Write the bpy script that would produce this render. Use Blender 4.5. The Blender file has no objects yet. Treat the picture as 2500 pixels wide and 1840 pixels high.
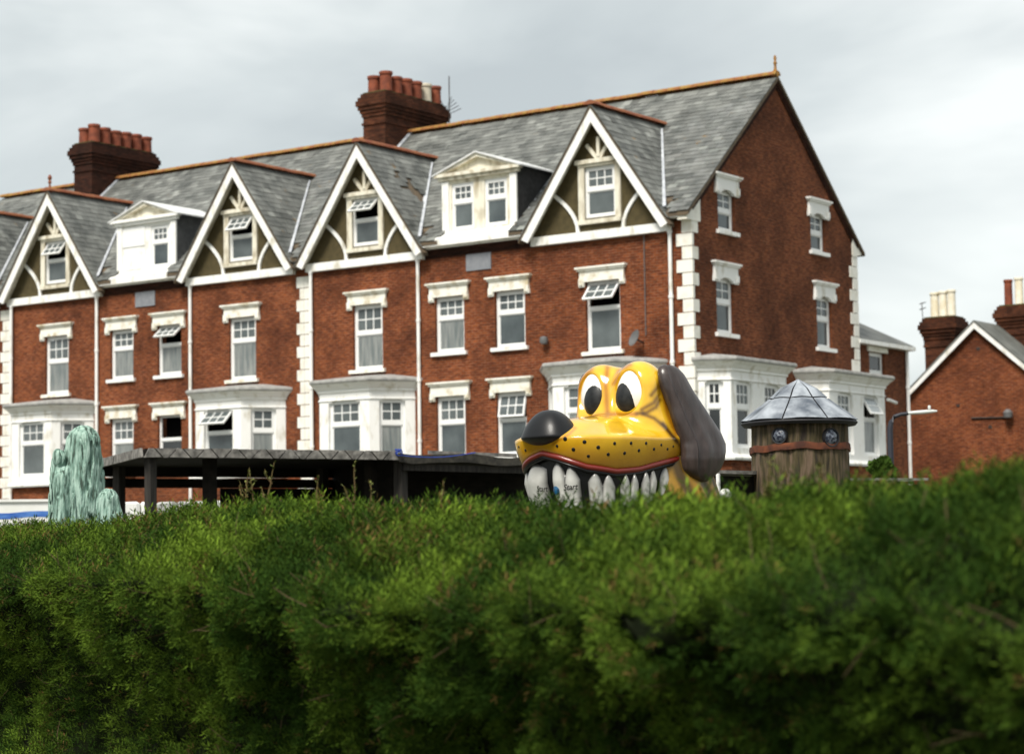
import bpy, bmesh, math, random
import numpy as np
from mathutils import Vector, Matrix
from mathutils.bvhtree import BVHTree
random.seed(7); rng = np.random.default_rng(11)
scene = bpy.context.scene
COL = scene.collection
R = math.radians

# ------------------------------------------------------------------ camera
CAM = Vector((29.767, -50.484, 1.5))
YAW, PITCH, ROLL = -0.61799, 0.08074, -0.01511
FH = Vector((math.sin(YAW), math.cos(YAW), 0))             # level view direction
RT = Vector((math.cos(YAW), -math.sin(YAW), 0))            # level right
fw = Vector((FH.x*math.cos(PITCH), FH.y*math.cos(PITCH), math.sin(PITCH)))
up0 = RT.cross(fw)
r2 = RT*math.cos(ROLL) + up0*math.sin(ROLL); u2 = up0*math.cos(ROLL) - RT*math.sin(ROLL)
cam = bpy.data.cameras.new('camera'); camo = bpy.data.objects.new('camera', cam); COL.objects.link(camo)
camo.matrix_world = Matrix(((r2.x, u2.x, -fw.x, CAM.x), (r2.y, u2.y, -fw.y, CAM.y), (r2.z, u2.z, -fw.z, CAM.z), (0, 0, 0, 1)))
cam.sensor_width = 36; cam.lens = 75.41; cam.clip_start = .1; cam.clip_end = 4000
cam.dof.use_dof = True; cam.dof.focus_distance = 15.3; cam.dof.aperture_fstop = 3.6
scene.camera = camo

# ------------------------------------------------------------------ sky and sun
SUN_DIR = Vector((.16, -.98, 1.30)).normalized()           # towards the sun
world = bpy.data.worlds.new('World'); scene.world = world; world.use_nodes = True
wn, wl = world.node_tree.nodes, world.node_tree.links
wn.clear()
wo = wn.new('ShaderNodeOutputWorld'); wb = wn.new('ShaderNodeBackground'); wl.new(wb.outputs[0], wo.inputs[0])
sky = wn.new('ShaderNodeTexSky'); sky.sky_type = 'NISHITA'; sky.sun_disc = False
sky.sun_elevation = math.asin(SUN_DIR.z); sky.sun_rotation = math.atan2(SUN_DIR.x, SUN_DIR.y)
sm = wn.new('ShaderNodeMix'); sm.data_type = 'RGBA'; sm.blend_type = 'MULTIPLY'; sm.inputs[0].default_value = 1
wl.new(sky.outputs[0], sm.inputs[6]); sm.inputs[7].default_value = (.075, .075, .075, 1)
tc = wn.new('ShaderNodeTexCoord'); mp = wn.new('ShaderNodeMapping'); wl.new(tc.outputs['Generated'], mp.inputs[0])
mp.inputs['Scale'].default_value = (1.0, 1.0, 2.6); mp.inputs['Location'].default_value = (3.1, 1.7, .35)
n1 = wn.new('ShaderNodeTexNoise'); n1.inputs['Scale'].default_value = 3.4; n1.inputs['Detail'].default_value = 5; n1.inputs['Roughness'].default_value = .5
n1.inputs['Distortion'].default_value = .35
wl.new(mp.outputs[0], n1.inputs['Vector'])
cr = wn.new('ShaderNodeValToRGB'); wl.new(n1.outputs[0], cr.inputs[0])
e = cr.color_ramp.elements
e[0].position = .33; e[0].color = (.186, .201, .201, 1); e[1].position = .66; e[1].color = (.330, .340, .330, 1)
e2 = cr.color_ramp.elements.new(.48); e2.color = (.232, .247, .244, 1)
mix = wn.new('ShaderNodeMix'); mix.data_type = 'RGBA'; mix.inputs[0].default_value = .93
wl.new(sm.outputs[2], mix.inputs[6]); wl.new(cr.outputs[0], mix.inputs[7]); wl.new(mix.outputs[2], wb.inputs[0]); wb.inputs[1].default_value = 1

sd = bpy.data.lights.new('sun', 'SUN'); sd.energy = 1.5; sd.angle = R(20); sd.color = (1, .95, .86)
so = bpy.data.objects.new('sun', sd); COL.objects.link(so)
so.rotation_euler = (-SUN_DIR).to_track_quat('-Z', 'Y').to_euler(); so.location = (0, -30, 40)

vs = scene.view_settings; vs.view_transform = 'Standard'; vs.look = 'None'; vs.exposure = 1.6; vs.gamma = 1
scene.render.engine = 'CYCLES'; scene.cycles.use_denoising = True; scene.cycles.max_bounces = 6

def W(lat, dist, z=0.0):
    p = CAM + RT*lat + FH*dist
    return Vector((p.x, p.y, z))

# ------------------------------------------------------------------ materials
def nodes(m):
    m.use_nodes = True; nt = m.node_tree; return nt, nt.nodes, nt.links, nt.nodes['Principled BSDF']
MATS = {}
def mat(name, c1, c2=None, scale=4, rough=.7, bump=0, bscale=60, stretch=(1, 1, 1), detail=6, spec=.5, lo=.35, hi=.65, coat=0, attr=None, metallic=0, c3=None, c3pos=None, bdist=.02):
    m = bpy.data.materials.new(name); nt, N, L, b = nodes(m)
    b.inputs['Roughness'].default_value = rough; b.inputs['Specular IOR Level'].default_value = spec
    b.inputs['Coat Weight'].default_value = coat; b.inputs['Coat Roughness'].default_value = .08; b.inputs['Metallic'].default_value = metallic
    g = N.new('ShaderNodeNewGeometry'); mp = N.new('ShaderNodeMapping'); L.new(g.outputs['Position'], mp.inputs[0]); mp.inputs['Scale'].default_value = stretch
    if c2 is None: b.inputs['Base Color'].default_value = (*c1, 1)
    else:
        n = N.new('ShaderNodeTexNoise'); n.inputs['Scale'].default_value = scale; n.inputs['Detail'].default_value = detail
        L.new(mp.outputs[0], n.inputs['Vector'])
        cr = N.new('ShaderNodeValToRGB'); L.new(n.outputs[0], cr.inputs[0]); e = cr.color_ramp.elements
        e[0].position = lo; e[0].color = (*c1, 1); e[1].position = hi; e[1].color = (*c2, 1)
        if c3: x = e.new(c3pos); x.color = (*c3, 1)
        out = cr.outputs[0]
        if attr:
            a = N.new('ShaderNodeAttribute'); a.attribute_name = attr
            mx = N.new('ShaderNodeMix'); mx.data_type = 'RGBA'; mx.blend_type = 'MULTIPLY'; mx.inputs[0].default_value = 1
            L.new(out, mx.inputs[6]); L.new(a.outputs['Color'], mx.inputs[7]); out = mx.outputs[2]
        L.new(out, b.inputs['Base Color'])
    if bump:
        n = N.new('ShaderNodeTexNoise'); n.inputs['Scale'].default_value = bscale; n.inputs['Detail'].default_value = 5; L.new(mp.outputs[0], n.inputs['Vector'])
        bp = N.new('ShaderNodeBump'); bp.inputs['Strength'].default_value = bump; bp.inputs['Distance'].default_value = bdist
        L.new(n.outputs[0], bp.inputs['Height']); L.new(bp.outputs[0], b.inputs['Normal'])
    MATS[name] = m; return m

def brick_mat(name, ca, cb, mortar, soot):
    m = bpy.data.materials.new(name); nt, N, L, b = nodes(m); b.inputs['Roughness'].default_value = .9; b.inputs['Specular IOR Level'].default_value = .2
    g = N.new('ShaderNodeNewGeometry'); s = N.new('ShaderNodeSeparateXYZ'); L.new(g.outputs['Position'], s.inputs[0])
    ad = N.new('ShaderNodeMath'); L.new(s.outputs[0], ad.inputs[0]); L.new(s.outputs[1], ad.inputs[1])
    c = N.new('ShaderNodeCombineXYZ'); L.new(ad.outputs[0], c.inputs[0]); L.new(s.outputs[2], c.inputs[1])
    br = N.new('ShaderNodeTexBrick'); L.new(c.outputs[0], br.inputs['Vector']); br.inputs['Scale'].default_value = 1
    br.inputs['Brick Width'].default_value = .225; br.inputs['Row Height'].default_value = .076; br.inputs['Mortar Size'].default_value = .009
    br.inputs['Color1'].default_value = (*ca, 1); br.inputs['Color2'].default_value = (*cb, 1); br.inputs['Mortar'].default_value = (*mortar, 1)
    n = N.new('ShaderNodeTexNoise'); n.inputs['Scale'].default_value = .55; n.inputs['Detail'].default_value = 8; n.inputs['Roughness'].default_value = .65
    L.new(g.outputs['Position'], n.inputs['Vector'])
    cr = N.new('ShaderNodeValToRGB'); L.new(n.outputs[0], cr.inputs[0]); e = cr.color_ramp.elements
    e[0].position = .34; e[0].color = (*soot, 1); e[1].position = .60; e[1].color = (1, 1, 1, 1)
    n2 = N.new('ShaderNodeTexNoise'); n2.inputs['Scale'].default_value = 9; n2.inputs['Detail'].default_value = 4
    mp2 = N.new('ShaderNodeMapping'); mp2.inputs['Scale'].default_value = (.5, .5, 2.2); L.new(g.outputs['Position'], mp2.inputs[0]); L.new(mp2.outputs[0], n2.inputs['Vector'])
    cr2 = N.new('ShaderNodeValToRGB'); L.new(n2.outputs[0], cr2.inputs[0]); e = cr2.color_ramp.elements
    e[0].position = .3; e[0].color = (.42, .38, .36, 1); e[1].position = .72; e[1].color = (1.35, 1.3, 1.25, 1)
    a = N.new('ShaderNodeMix'); a.data_type = 'RGBA'; a.blend_type = 'MULTIPLY'; a.inputs[0].default_value = 1
    L.new(br.outputs[0], a.inputs[6]); L.new(cr.outputs[0], a.inputs[7])
    a2 = N.new('ShaderNodeMix'); a2.data_type = 'RGBA'; a2.blend_type = 'MULTIPLY'; a2.inputs[0].default_value = 1
    L.new(a.outputs[2], a2.inputs[6]); L.new(cr2.outputs[0], a2.inputs[7]); L.new(a2.outputs[2], b.inputs['Base Color'])
    bp = N.new('ShaderNodeBump'); bp.inputs['Strength'].default_value = .5; bp.inputs['Distance'].default_value = .008; bp.invert = True
    L.new(br.outputs['Fac'], bp.inputs['Height']); L.new(bp.outputs[0], b.inputs['Normal'])
    MATS[name] = m

brick_mat('brick', (.28, .078, .023), (.185, .046, .016), (.25, .135, .085), (.42, .40, .40))
brick_mat('brick_sooty', (.068, .021, .011), (.036, .013, .008), (.04, .022, .015), (.45, .45, .45))
brick_mat('brick_chimney', (.15, .048, .02), (.095, .03, .014), (.08, .045, .03), (.30, .30, .30))
brick_mat('brick_side', (.225, .068, .024), (.16, .045, .018), (.19, .10, .06), (.45, .44, .44))
mat('white_paint', (.56, .52, .42), (.88, .875, .85), scale=2.6, rough=.6, bump=.25, bscale=40, stretch=(1.6, 1.6, .7), lo=.24, hi=.46, detail=9)
mat('stone_paint', (.54, .46, .31), (.85, .83, .75), scale=3.2, rough=.75, lo=.30, hi=.50, bump=.3, bscale=30)
mat('upvc', (.84, .84, .83), rough=.35)
mat('grimy_wood', (.42, .36, .25), (.78, .74, .62), scale=5, rough=.7, lo=.3, hi=.55, stretch=(1, 1, .35))
mat('render_brown', (.058, .044, .016), (.082, .062, .024), scale=6, rough=.95, bump=.4, bscale=120)
mat('lead', (.36, .38, .42), (.55, .57, .60), scale=5, rough=.5)
mat('pale_lead', (.60, .61, .62), (.80, .80, .79), scale=3, rough=.55)
mat('bay_roof', (.26, .26, .25), (.40, .39, .37), scale=6, rough=.7)
mat('slate', (.085, .090, .084), (.205, .210, .195), scale=1.6, rough=.62, attr='rnd', lo=.30, hi=.68, bump=.25, bscale=25, detail=8)
lm_ = MATS['slate']; nt, N, L, b = nodes(lm_)
g_ = N.new('ShaderNodeNewGeometry'); n_ = N.new('ShaderNodeTexNoise'); n_.inputs['Scale'].default_value = 2.3; n_.inputs['Detail'].default_value = 9; n_.inputs['Roughness'].default_value = .62; L.new(g_.outputs['Position'], n_.inputs['Vector'])
r_ = N.new('ShaderNodeValToRGB'); L.new(n_.outputs[0], r_.inputs[0]); r_.color_ramp.elements[0].position = .66; r_.color_ramp.elements[0].color = (0, 0, 0, 1); r_.color_ramp.elements[1].position = .72; r_.color_ramp.elements[1].color = (1, 1, 1, 1)
x_ = N.new('ShaderNodeMix'); x_.data_type = 'RGBA'; L.new(r_.outputs[0], x_.inputs[0]); L.new(b.inputs['Base Color'].links[0].from_socket, x_.inputs[6]); x_.inputs[7].default_value = (.20, .115, .03, 1); L.new(x_.outputs[2], b.inputs['Base Color'])
mat('roof_felt', (.09, .07, .05), (.14, .10, .06), scale=8, rough=.9)
mat('ridge_clay', (.25, .085, .025), (.30, .17, .035), scale=3.5, rough=.85, lo=.4, hi=.6)
mat('ridge_clay_red', (.20, .055, .025), (.27, .10, .04), scale=4, rough=.85)
mat('terracotta', (.15, .034, .014), (.27, .065, .026), scale=5, rough=.8, lo=.4, hi=.7)
mat('pale_pot', (.46, .41, .32), (.62, .56, .44), scale=6, rough=.8)
mat('cream_pot', (.72, .64, .46), (.85, .80, .68), scale=5, rough=.75)
mat('iron', (.03, .022, .018), rough=.7)
mat('dark_slate_hung', (.012, .012, .013), (.03, .03, .032), scale=8, rough=.7)
mat('slate_hung', (.05, .052, .055), (.08, .082, .085), scale=8, rough=.7)
mat('plaque_grey', (.19, .20, .225), (.235, .245, .265), scale=7, rough=.8)
mat('dark_interior', (.004, .004, .004), rough=1, spec=0)
mat('pane_glass', (.065, .078, .080), (.125, .145, .148), scale=1.1, rough=.09, spec=.6, lo=.35, hi=.7)
mat('pane_curtain', (.13, .15, .15), (.26, .27, .26), scale=3.0, rough=.12, spec=.6, stretch=(3, 3, .4))
mat('pane_dark', (.012, .014, .016), (.03, .034, .036), scale=1.5, rough=.06, spec=.6)
mat('pane_mid', (.035, .045, .05), (.10, .12, .125), scale=.9, rough=.07, spec=.6)
mat('pane_sky', (.30, .33, .34), (.42, .45, .45), scale=2, rough=.1, spec=.6)
mat('dish_grey', (.10, .10, .10), (.14, .14, .14), rough=.5)
mat('pipe_blue', (.016, .018, .028), rough=.5)
mat('lamp_grey', (.62, .64, .62), rough=.4)
mat('moss', (.05, .045, .012), (.09, .075, .02), scale=9, rough=.95)
mat('asphalt', (.045, .045, .045), (.065, .063, .06), scale=12, rough=.9)
mat('ground_mix', (.05, .06, .025), (.09, .085, .06), scale=.6, rough=.95)

# ------------------------------------------------------------------ object helpers
def link(o, parent=None):
    COL.objects.link(o)
    if parent is not None: o.parent = parent
    return o
def thing(name, label, cat, loc=(0, 0, 0), rotz=0, group=None):
    o = bpy.data.objects.new(name, None); link(o); o.location = loc; o.rotation_euler = (0, 0, rotz); o.empty_display_size = .3
    o['label'] = label; o['category'] = cat
    if group: o['group'] = group
    return o
def wroot(o):
    p = Vector((0, 0, 0))
    while o is not None:
        p += o.location; o = o.parent
    return p
def place(name, mesh, parent, loc=(0, 0, 0), rot=None, world_mode=True):
    """object with given mesh; loc is in world axes unless parent has its own frame"""
    o = bpy.data.objects.new(name, mesh); link(o, parent)
    loc = Vector(loc)
    o.location = loc - wroot(parent) if (world_mode and parent is not None) else loc
    if rot is not None: o.rotation_euler = rot
    return o

class MB:
    def __init__(s): s.v = []; s.f = []; s.sm = False
    def add(s, verts, faces):
        k = len(s.v); s.v += [tuple(v) for v in verts]; s.f += [tuple(i+k for i in f) for f in faces]; return s
    def box(s, x0, x1, y0, y1, z0, z1):
        return s.add([(x0, y0, z0), (x1, y0, z0), (x1, y1, z0), (x0, y1, z0), (x0, y0, z1), (x1, y0, z1), (x1, y1, z1), (x0, y1, z1)],
                     [(3, 2, 1, 0), (4, 5, 6, 7), (0, 1, 5, 4), (1, 2, 6, 5), (2, 3, 7, 6), (3, 0, 4, 7)])
    def fbox(s, fr, a0, a1, o0, o1, z0, z1):
        """box in wall frame: a along, o outward, z up"""
        P = [fr(a, o, z) for z in (z0, z1) for a, o in ((a0, o1), (a1, o1), (a1, o0), (a0, o0))]
        return s.add(P, [(3, 2, 1, 0), (4, 5, 6, 7), (0, 1, 5, 4), (1, 2, 6, 5), (2, 3, 7, 6), (3, 0, 4, 7)])
    def prism(s, poly, d):
        """extrude 3D polygon by vector d"""
        n = len(poly); d = Vector(d); P = [Vector(p) for p in poly]
        k = [tuple(p) for p in P] + [tuple(p+d) for p in P]
        return s.add(k, [tuple(range(n))[::-1], tuple(range(n, 2*n))] + [(i, (i+1) % n, n+(i+1) % n, n+i) for i in range(n)])
    def bar(s, a, b, w, t, side=(0, -1, 0)):
        """rectangular bar a->b; t along side, w across"""
        a, b = Vector(a), Vector(b); d = (b-a).normalized(); sd = Vector(side); sd = (sd - d*sd.dot(d)).normalized(); c = d.cross(sd)
        P = []
        for q in (a, b):
            for i, j in ((-1, -1), (1, -1), (1, 1), (-1, 1)): P.append(q + c*(w/2*i) + sd*(t/2*j))
        return s.add(P, [(0, 1, 2, 3), (7, 6, 5, 4), (0, 4, 5, 1), (1, 5, 6, 2), (2, 6, 7, 3), (3, 7, 4, 0)])
    def tube(s, pts, rad, n=8, cap=True):
        pts = [Vector(p) for p in pts]; rad = rad if hasattr(rad, '__len__') else [rad]*len(pts); V = []; Fc = []
        for i, p in enumerate(pts):
            d = (pts[min(i+1, len(pts)-1)] - pts[max(i-1, 0)]).normalized()
            ref = Vector((0, 0, 1)) if abs(d.z) < .9 else Vector((1, 0, 0))
            x = d.cross(ref).normalized(); y = x.cross(d)
            V += [p + (x*math.cos(2*math.pi*j/n) + y*math.sin(2*math.pi*j/n))*rad[i] for j in range(n)]
        for i in range(len(pts)-1):
            Fc += [(i*n+j, i*n+(j+1) % n, (i+1)*n+(j+1) % n, (i+1)*n+j) for j in range(n)]
        if cap: Fc += [tuple(range(n))[::-1], tuple(range((len(pts)-1)*n, len(pts)*n))]
        s.sm = True
        return s.add(V, Fc)
    def lathe(s, prof, c=(0, 0, 0), n=24):
        V = []; Fc = []; m = len(prof)
        for i in range(n):
            a = 2*math.pi*i/n
            V += [(c[0]+r*math.cos(a), c[1]+r*math.sin(a), c[2]+z) for r, z in prof]
        for i in range(n):
            k = (i+1) % n
            Fc += [(i*m+j, k*m+j, k*m+j+1, i*m+j+1) for j in range(m-1)]
        s.sm = True
        return s.add(V, Fc)
    def mesh(s, name, m, smooth=None, bevel=0):
        me = bpy.data.meshes.new(name); me.from_pydata(s.v, [], s.f); me.update()
        bm = bmesh.new(); bm.from_mesh(me); bmesh.ops.recalc_face_normals(bm, faces=bm.faces); bm.to_mesh(me); bm.free()
        if smooth if smooth is not None else s.sm:
            me.polygons.foreach_set('use_smooth', [True]*len(me.polygons))
            me.set_sharp_from_angle(angle=R(40))
        me.materials.append(MATS[m] if isinstance(m, str) else m)
        return me
    def build(s, name, m, parent=None, label=None, smooth=None, world_mode=True):
        o = place(name, s.mesh(name, m, smooth), parent, world_mode=world_mode)
        if label: o['label'] = label
        return o

def np_mesh(name, V, F, m, smooth=True, attr=None):
    me = bpy.data.meshes.new(name); V = np.asarray(V, np.float32); F = np.asarray(F, np.int32); k = F.shape[1]
    me.vertices.add(len(V)); me.vertices.foreach_set('co', V.ravel())
    me.loops.add(F.size); me.loops.foreach_set('vertex_index', F.ravel())
    me.polygons.add(len(F)); me.polygons.foreach_set('loop_start', np.arange(0, F.size, k, dtype=np.int32))
    me.polygons.foreach_set('use_smooth', np.full(len(F), smooth))
    me.update(calc_edges=True)
    if attr:
        for n, a in attr.items():
            at = me.attributes.new(n, 'FLOAT_COLOR', 'POINT'); c = np.ones((len(V), 4), np.float32); c[:, :3] = a if a.ndim == 2 else a[:, None]
            at.data.foreach_set('color', c.ravel())
    me.materials.append(MATS[m] if isinstance(m, str) else m)
    return me

# wall frames: fr(a, outward, z)
def frame(O, T, Nn):
    O, T, Nn = Vector(O), Vector(T), Vector(Nn)
    return lambda a, o, z: O + T*a + Nn*o + Vector((0, 0, z))
FRONT = frame((0, 0, 0), (1, 0, 0), (0, -1, 0))
SIDE = frame((0, 0, 0), (0, 1, 0), (1, 0, 0))

def clip(poly, planes):
    for (nx, ny, c) in planes:                     # keep nx*a+ny*z<=c
        out = []
        for i in range(len(poly)):
            p, q = poly[i], poly[(i+1) % len(poly)]
            dp, dq = nx*p[0]+ny*p[1]-c, nx*q[0]+ny*q[1]-c
            if dp <= 1e-9: out.append(p)
            if (dp < -1e-9 and dq > 1e-9) or (dp > 1e-9 and dq < -1e-9):
                t = dp/(dp-dq); out.append((p[0]+(q[0]-p[0])*t, p[1]+(q[1]-p[1])*t))
        poly = out
        if len(poly) < 3: return []
    return poly
def wall(mb, fr, a0, a1, z0, z1, openings, off=0, planes=(), depth=.16):
    xs = sorted({a0, a1, *[min(max(v, a0), a1) for o in openings for v in o[:2]]}); zs = sorted({z0, z1, *[min(max(v, z0), z1) for o in openings for v in o[2:]]})
    for i in range(len(xs)-1):
        for j in range(len(zs)-1):
            cx, cz = (xs[i]+xs[i+1])/2, (zs[j]+zs[j+1])/2
            if any(o[0] < cx < o[1] and o[2] < cz < o[3] for o in openings): continue
            pl = clip([(xs[i], zs[j]), (xs[i+1], zs[j]), (xs[i+1], zs[j+1]), (xs[i], zs[j+1])], planes)
            if pl: mb.add([fr(a, off, z) for a, z in pl], [tuple(range(len(pl)))])
    for (x0, x1, q0, q1) in openings:
        for p, q in (((x0, q0), (x1, q0)), ((x1, q0), (x1, q1)), ((x1, q1), (x0, q1)), ((x0, q1), (x0, q0))):
            mb.add([fr(p[0], off, p[1]), fr(q[0], off, q[1]), fr(q[0], off-depth, q[1]), fr(p[0], off-depth, p[1])], [(0, 1, 2, 3)])

# ------------------------------------------------------------------ windows
def window(house, fr, c, w, z0, z1, rail, base=0, cols=3, open_deg=0, hood=True, sill=True, glass='pane_glass', upper='pane_glass', rows=2, hood_w=.27, hood_h=.42, arch=False, recess=.1, stuck=False, sill_mat='white_paint', no_upper=False, frame_mat='upvc'):
    """sash window in an opening; all pieces hang under one window part"""
    x0, x1 = c-w/2, c+w/2; rb = base-recess; fwid = .07
    if glass == 'pane_glass': glass = random.choice(('pane_glass', 'pane_glass', 'pane_curtain', 'pane_mid'))
    m = MB()                                                   # outer frame
    m.fbox(fr, x0, x0+fwid, rb-.05, rb, z0, z1); m.fbox(fr, x1-fwid, x1, rb-.05, rb, z0, z1)
    m.fbox(fr, x0+fwid, x1-fwid, rb-.05, rb, z0, z0+.075); m.fbox(fr, x0+fwid, x1-fwid, rb-.05, rb, z1-.07, z1)
    m.fbox(fr, x0+fwid, x1-fwid, rb-.05, rb+.012, rail-.05, rail+.05)
    win = m.build('window', frame_mat, house)
    MB().fbox(fr, x0, x1, rb-.34, rb-.30, z0, z1).build('room_shadow', 'dark_interior', win)  # near-black sheet in place of the unlit room behind the sash
    # lower pane
    a0, a1, b0, b1 = x0+fwid, x1-fwid, z0+.075, rail-.05
    s = MB(); fr_w = .035
    s.fbox(fr, a0, a1, rb-.04, rb-.02, b0, b0+fr_w); s.fbox(fr, a0, a1, rb-.04, rb-.02, b1-fr_w, b1)
    s.fbox(fr, a0, a0+fr_w, rb-.04, rb-.02, b0+fr_w, b1-fr_w); s.fbox(fr, a1-fr_w, a1, rb-.04, rb-.02, b0+fr_w, b1-fr_w)
    s.build('lower_sash', frame_mat, win)
    MB().fbox(fr, a0+fr_w, a1-fr_w, rb-.036, rb-.032, b0+fr_w, b1-fr_w).build('pane', glass, win)
    if not no_upper:
        b0, b1 = rail+.05, z1-.07
        th = R(open_deg); O1 = b1
        def hf(a, o, z):                                        # hinge along the top edge
            dz = O1 - z
            return fr(a, rb-.02+o*math.cos(th)+dz*math.sin(th), O1 - dz*math.cos(th) + o*math.sin(th))
        u = MB(); rw = .055
        u.fbox(hf, a0, a1, -.02, .03, b0, b0+rw); u.fbox(hf, a0, a1, -.02, .03, b1-rw, b1)
        u.fbox(hf, a0, a0+rw, -.02, .03, b0+rw, b1-rw); u.fbox(hf, a1-rw, a1, -.02, .03, b0+rw, b1-rw)
        iw, ih = a1-a0-2*rw, b1-b0-2*rw; bw = .032
        for k in range(1, cols): u.fbox(hf, a0+rw+iw*k/cols-bw/2, a0+rw+iw*k/cols+bw/2, 0, .022, b0+rw, b1-rw)
        for k in range(1, rows): u.fbox(hf, a0+rw, a1-rw, -.002, .018, b0+rw+ih*k/rows-bw/2, b0+rw+ih*k/rows+bw/2)
        u.build('upper_sash', frame_mat, win)
        for i in range(cols):
            for j in range(rows):
                MB().fbox(hf, a0+rw+iw*i/cols+bw/2, a0+rw+iw*(i+1)/cols-bw/2, .003, .007, b0+rw+ih*j/rows+bw/2, b0+rw+ih*(j+1)/rows-bw/2).build('pane', upper, win)
    if sill: MB().fbox(fr, x0-.12, x1+.12, base-.1, base+.1, z0-.11, z0).build('sill', sill_mat, win)
    if hood:
        h = MB(); t = z1+hood_h
        h.fbox(fr, x0-hood_w, x1+hood_w, base, base+.16, t-.055, t)
        h.fbox(fr, x0-hood_w+.05, x1+hood_w-.05, base, base+.12, t-.11, t-.055)
        h.fbox(fr, x0-hood_w+.10, x1+hood_w-.10, base, base+.07, z1, t-.11)
        for sg in (-1, 1):
            e0, e1 = (x0-.20, x0-.02) if sg < 0 else (x1+.02, x1+.20)
            h.fbox(fr, e0, e1, base, base+.066, z1-.14, z1); h.fbox(fr, e0+.02, e1-.02, base, base+.10, z1-.09, z1+.1)
        if arch:
            n = 8
            for k in range(n):                                   # segmental underside
                xa, xb = x0+w*k/n, x0+w*(k+1)/n; d = .16*(((xa+xb)/2-c)/(w/2))**2
                h.fbox(fr, xa, xb, base-.04, base+.066, z1-d, z1)
        h.build('hood_mould', 'stone_paint' if not arch else 'white_paint', win)
    return win

# ------------------------------------------------------------------ terrace geometry
DEP, ZE, ZR = 10.057, 10.985, 15.332
SL = (ZR-ZE)/(DEP/2)
GND = 2.2
PER = 13.70

def slate_mesh(w, h, tone):
    m = MB(); t = .014
    m.box(-w/2, w/2, -.001, h, 0, t)
    me = m.mesh('slate', 'slate')
    at = me.attributes.new('rnd', 'FLOAT_COLOR', 'POINT')
    for d in at.data: d.color = (tone*random.uniform(.97, 1.03), tone, tone*random.uniform(.97, 1.05), 1)
    return me
SW, SH = .30, .215
SLATES = [slate_mesh(SW-.006, SH*1.55, t) for t in (.55, .7, .8, .9, 1.0, 1.1, 1.25, 1.5)]
def slate_fit(org, along, upv, nrm):
    """matrix laying a slate: local x along the course, y up the slope"""
    tilt = .055
    y = (upv*math.cos(tilt) - nrm*math.sin(tilt)).normalized(); z = along.cross(y)
    return Matrix(((along.x, y.x, z.x, org.x), (along.y, y.y, z.y, org.y), (along.z, y.z, z.z, org.z), (0, 0, 0, 1)))
def slates(roof, O, along, upv, la, lu, skip=None, single=None):
    """lay slates over a rectangle O + along*[0,la] + up*[0,lu]; returns leftovers as one mesh"""
    O, along, upv = Vector(O), Vector(along).normalized(), Vector(upv).normalized(); nrm = along.cross(upv)
    V, Fc, T = [], [], []
    nr = int(lu/SH); cand = []
    for j in range(nr):
        sh = (SW/2 if j % 2 else 0)
        for i in range(int(la/SW)+2):
            a = i*SW+sh-SW/2
            if a+SW/2 < .04 or a-SW/2 > la-.04: continue
            b = j*SH
            if skip and skip(a, b): continue
            cand.append((a, b))
    def key(c):
        p = O+along*c[0]+upv*c[1]; return (p-CAM).length
    singles = set()
    if single:
        n, f = single
        cc = sorted([c for c in cand if f(O+along*c[0]+upv*c[1])], key=key)[:n]; singles = set(cc)
    for c in cand:
        jit = random.uniform(-.006, .006)
        org = O + along*(c[0]+jit) + upv*(c[1]+random.uniform(-.012, .012)) + nrm*(.030+random.uniform(0, .008))
        lo_, hi_ = max(c[0]-SW/2, 0), min(c[0]+SW/2, la); sx_ = (hi_-lo_)/SW; org = org + along*((lo_+hi_)/2-c[0])
        M = slate_fit(org, along, upv, nrm) @ Matrix.Diagonal((sx_, 1, 1, 1))
        if random.random() < .03: M = M @ Matrix.Rotation(random.uniform(-.06, .06), 4, 'Z')
        k = min(7, max(0, int(random.gauss(3.6, 1.7))))
        if c in singles:
            o = bpy.data.objects.new('slate', SLATES[k]); link(o, roof); o.matrix_local = M       # roof mesh lives at the world origin of its house
        else:
            me = SLATES[k]; b0 = len(V)
            V += [M @ v.co for v in me.vertices]; Fc += [tuple(i+b0 for i in p.vertices) for p in me.polygons]
            T += [(.55, .7, .8, .9, 1.0, 1.1, 1.25, 1.5)[k]]*len(me.vertices)
    return V, Fc, T

def ridge_tiles(roof, a, b, m, step=.46, r=.17):
    a, b = Vector(a), Vector(b); d = (b-a); n = max(1, int(d.length/step)); d.normalize(); ln = (b-a).length/n
    side = d.cross(Vector((0, 0, 1))).normalized()
    P = []; mb = MB()
    for q in (0, ln-.012):
        for k in range(7):
            t = math.pi*k/6; P.append(d*q + side*(r*math.cos(t)) + Vector((0, 0, 1))*(r*.75*math.sin(t)-.02))
    F = [(k, k+1, k+8, k+7) for k in range(6)] + [tuple(range(7)), tuple(range(13, 6, -1))]
    mb.add(P, F); me = mb.mesh('ridge_tile', m, smooth=False)
    for i in range(n):
        o = bpy.data.objects.new('ridge_tile', me); link(o, roof); o.location = a + d*(ln*i) + Vector((0, 0, random.uniform(-.008, .008)))

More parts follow.
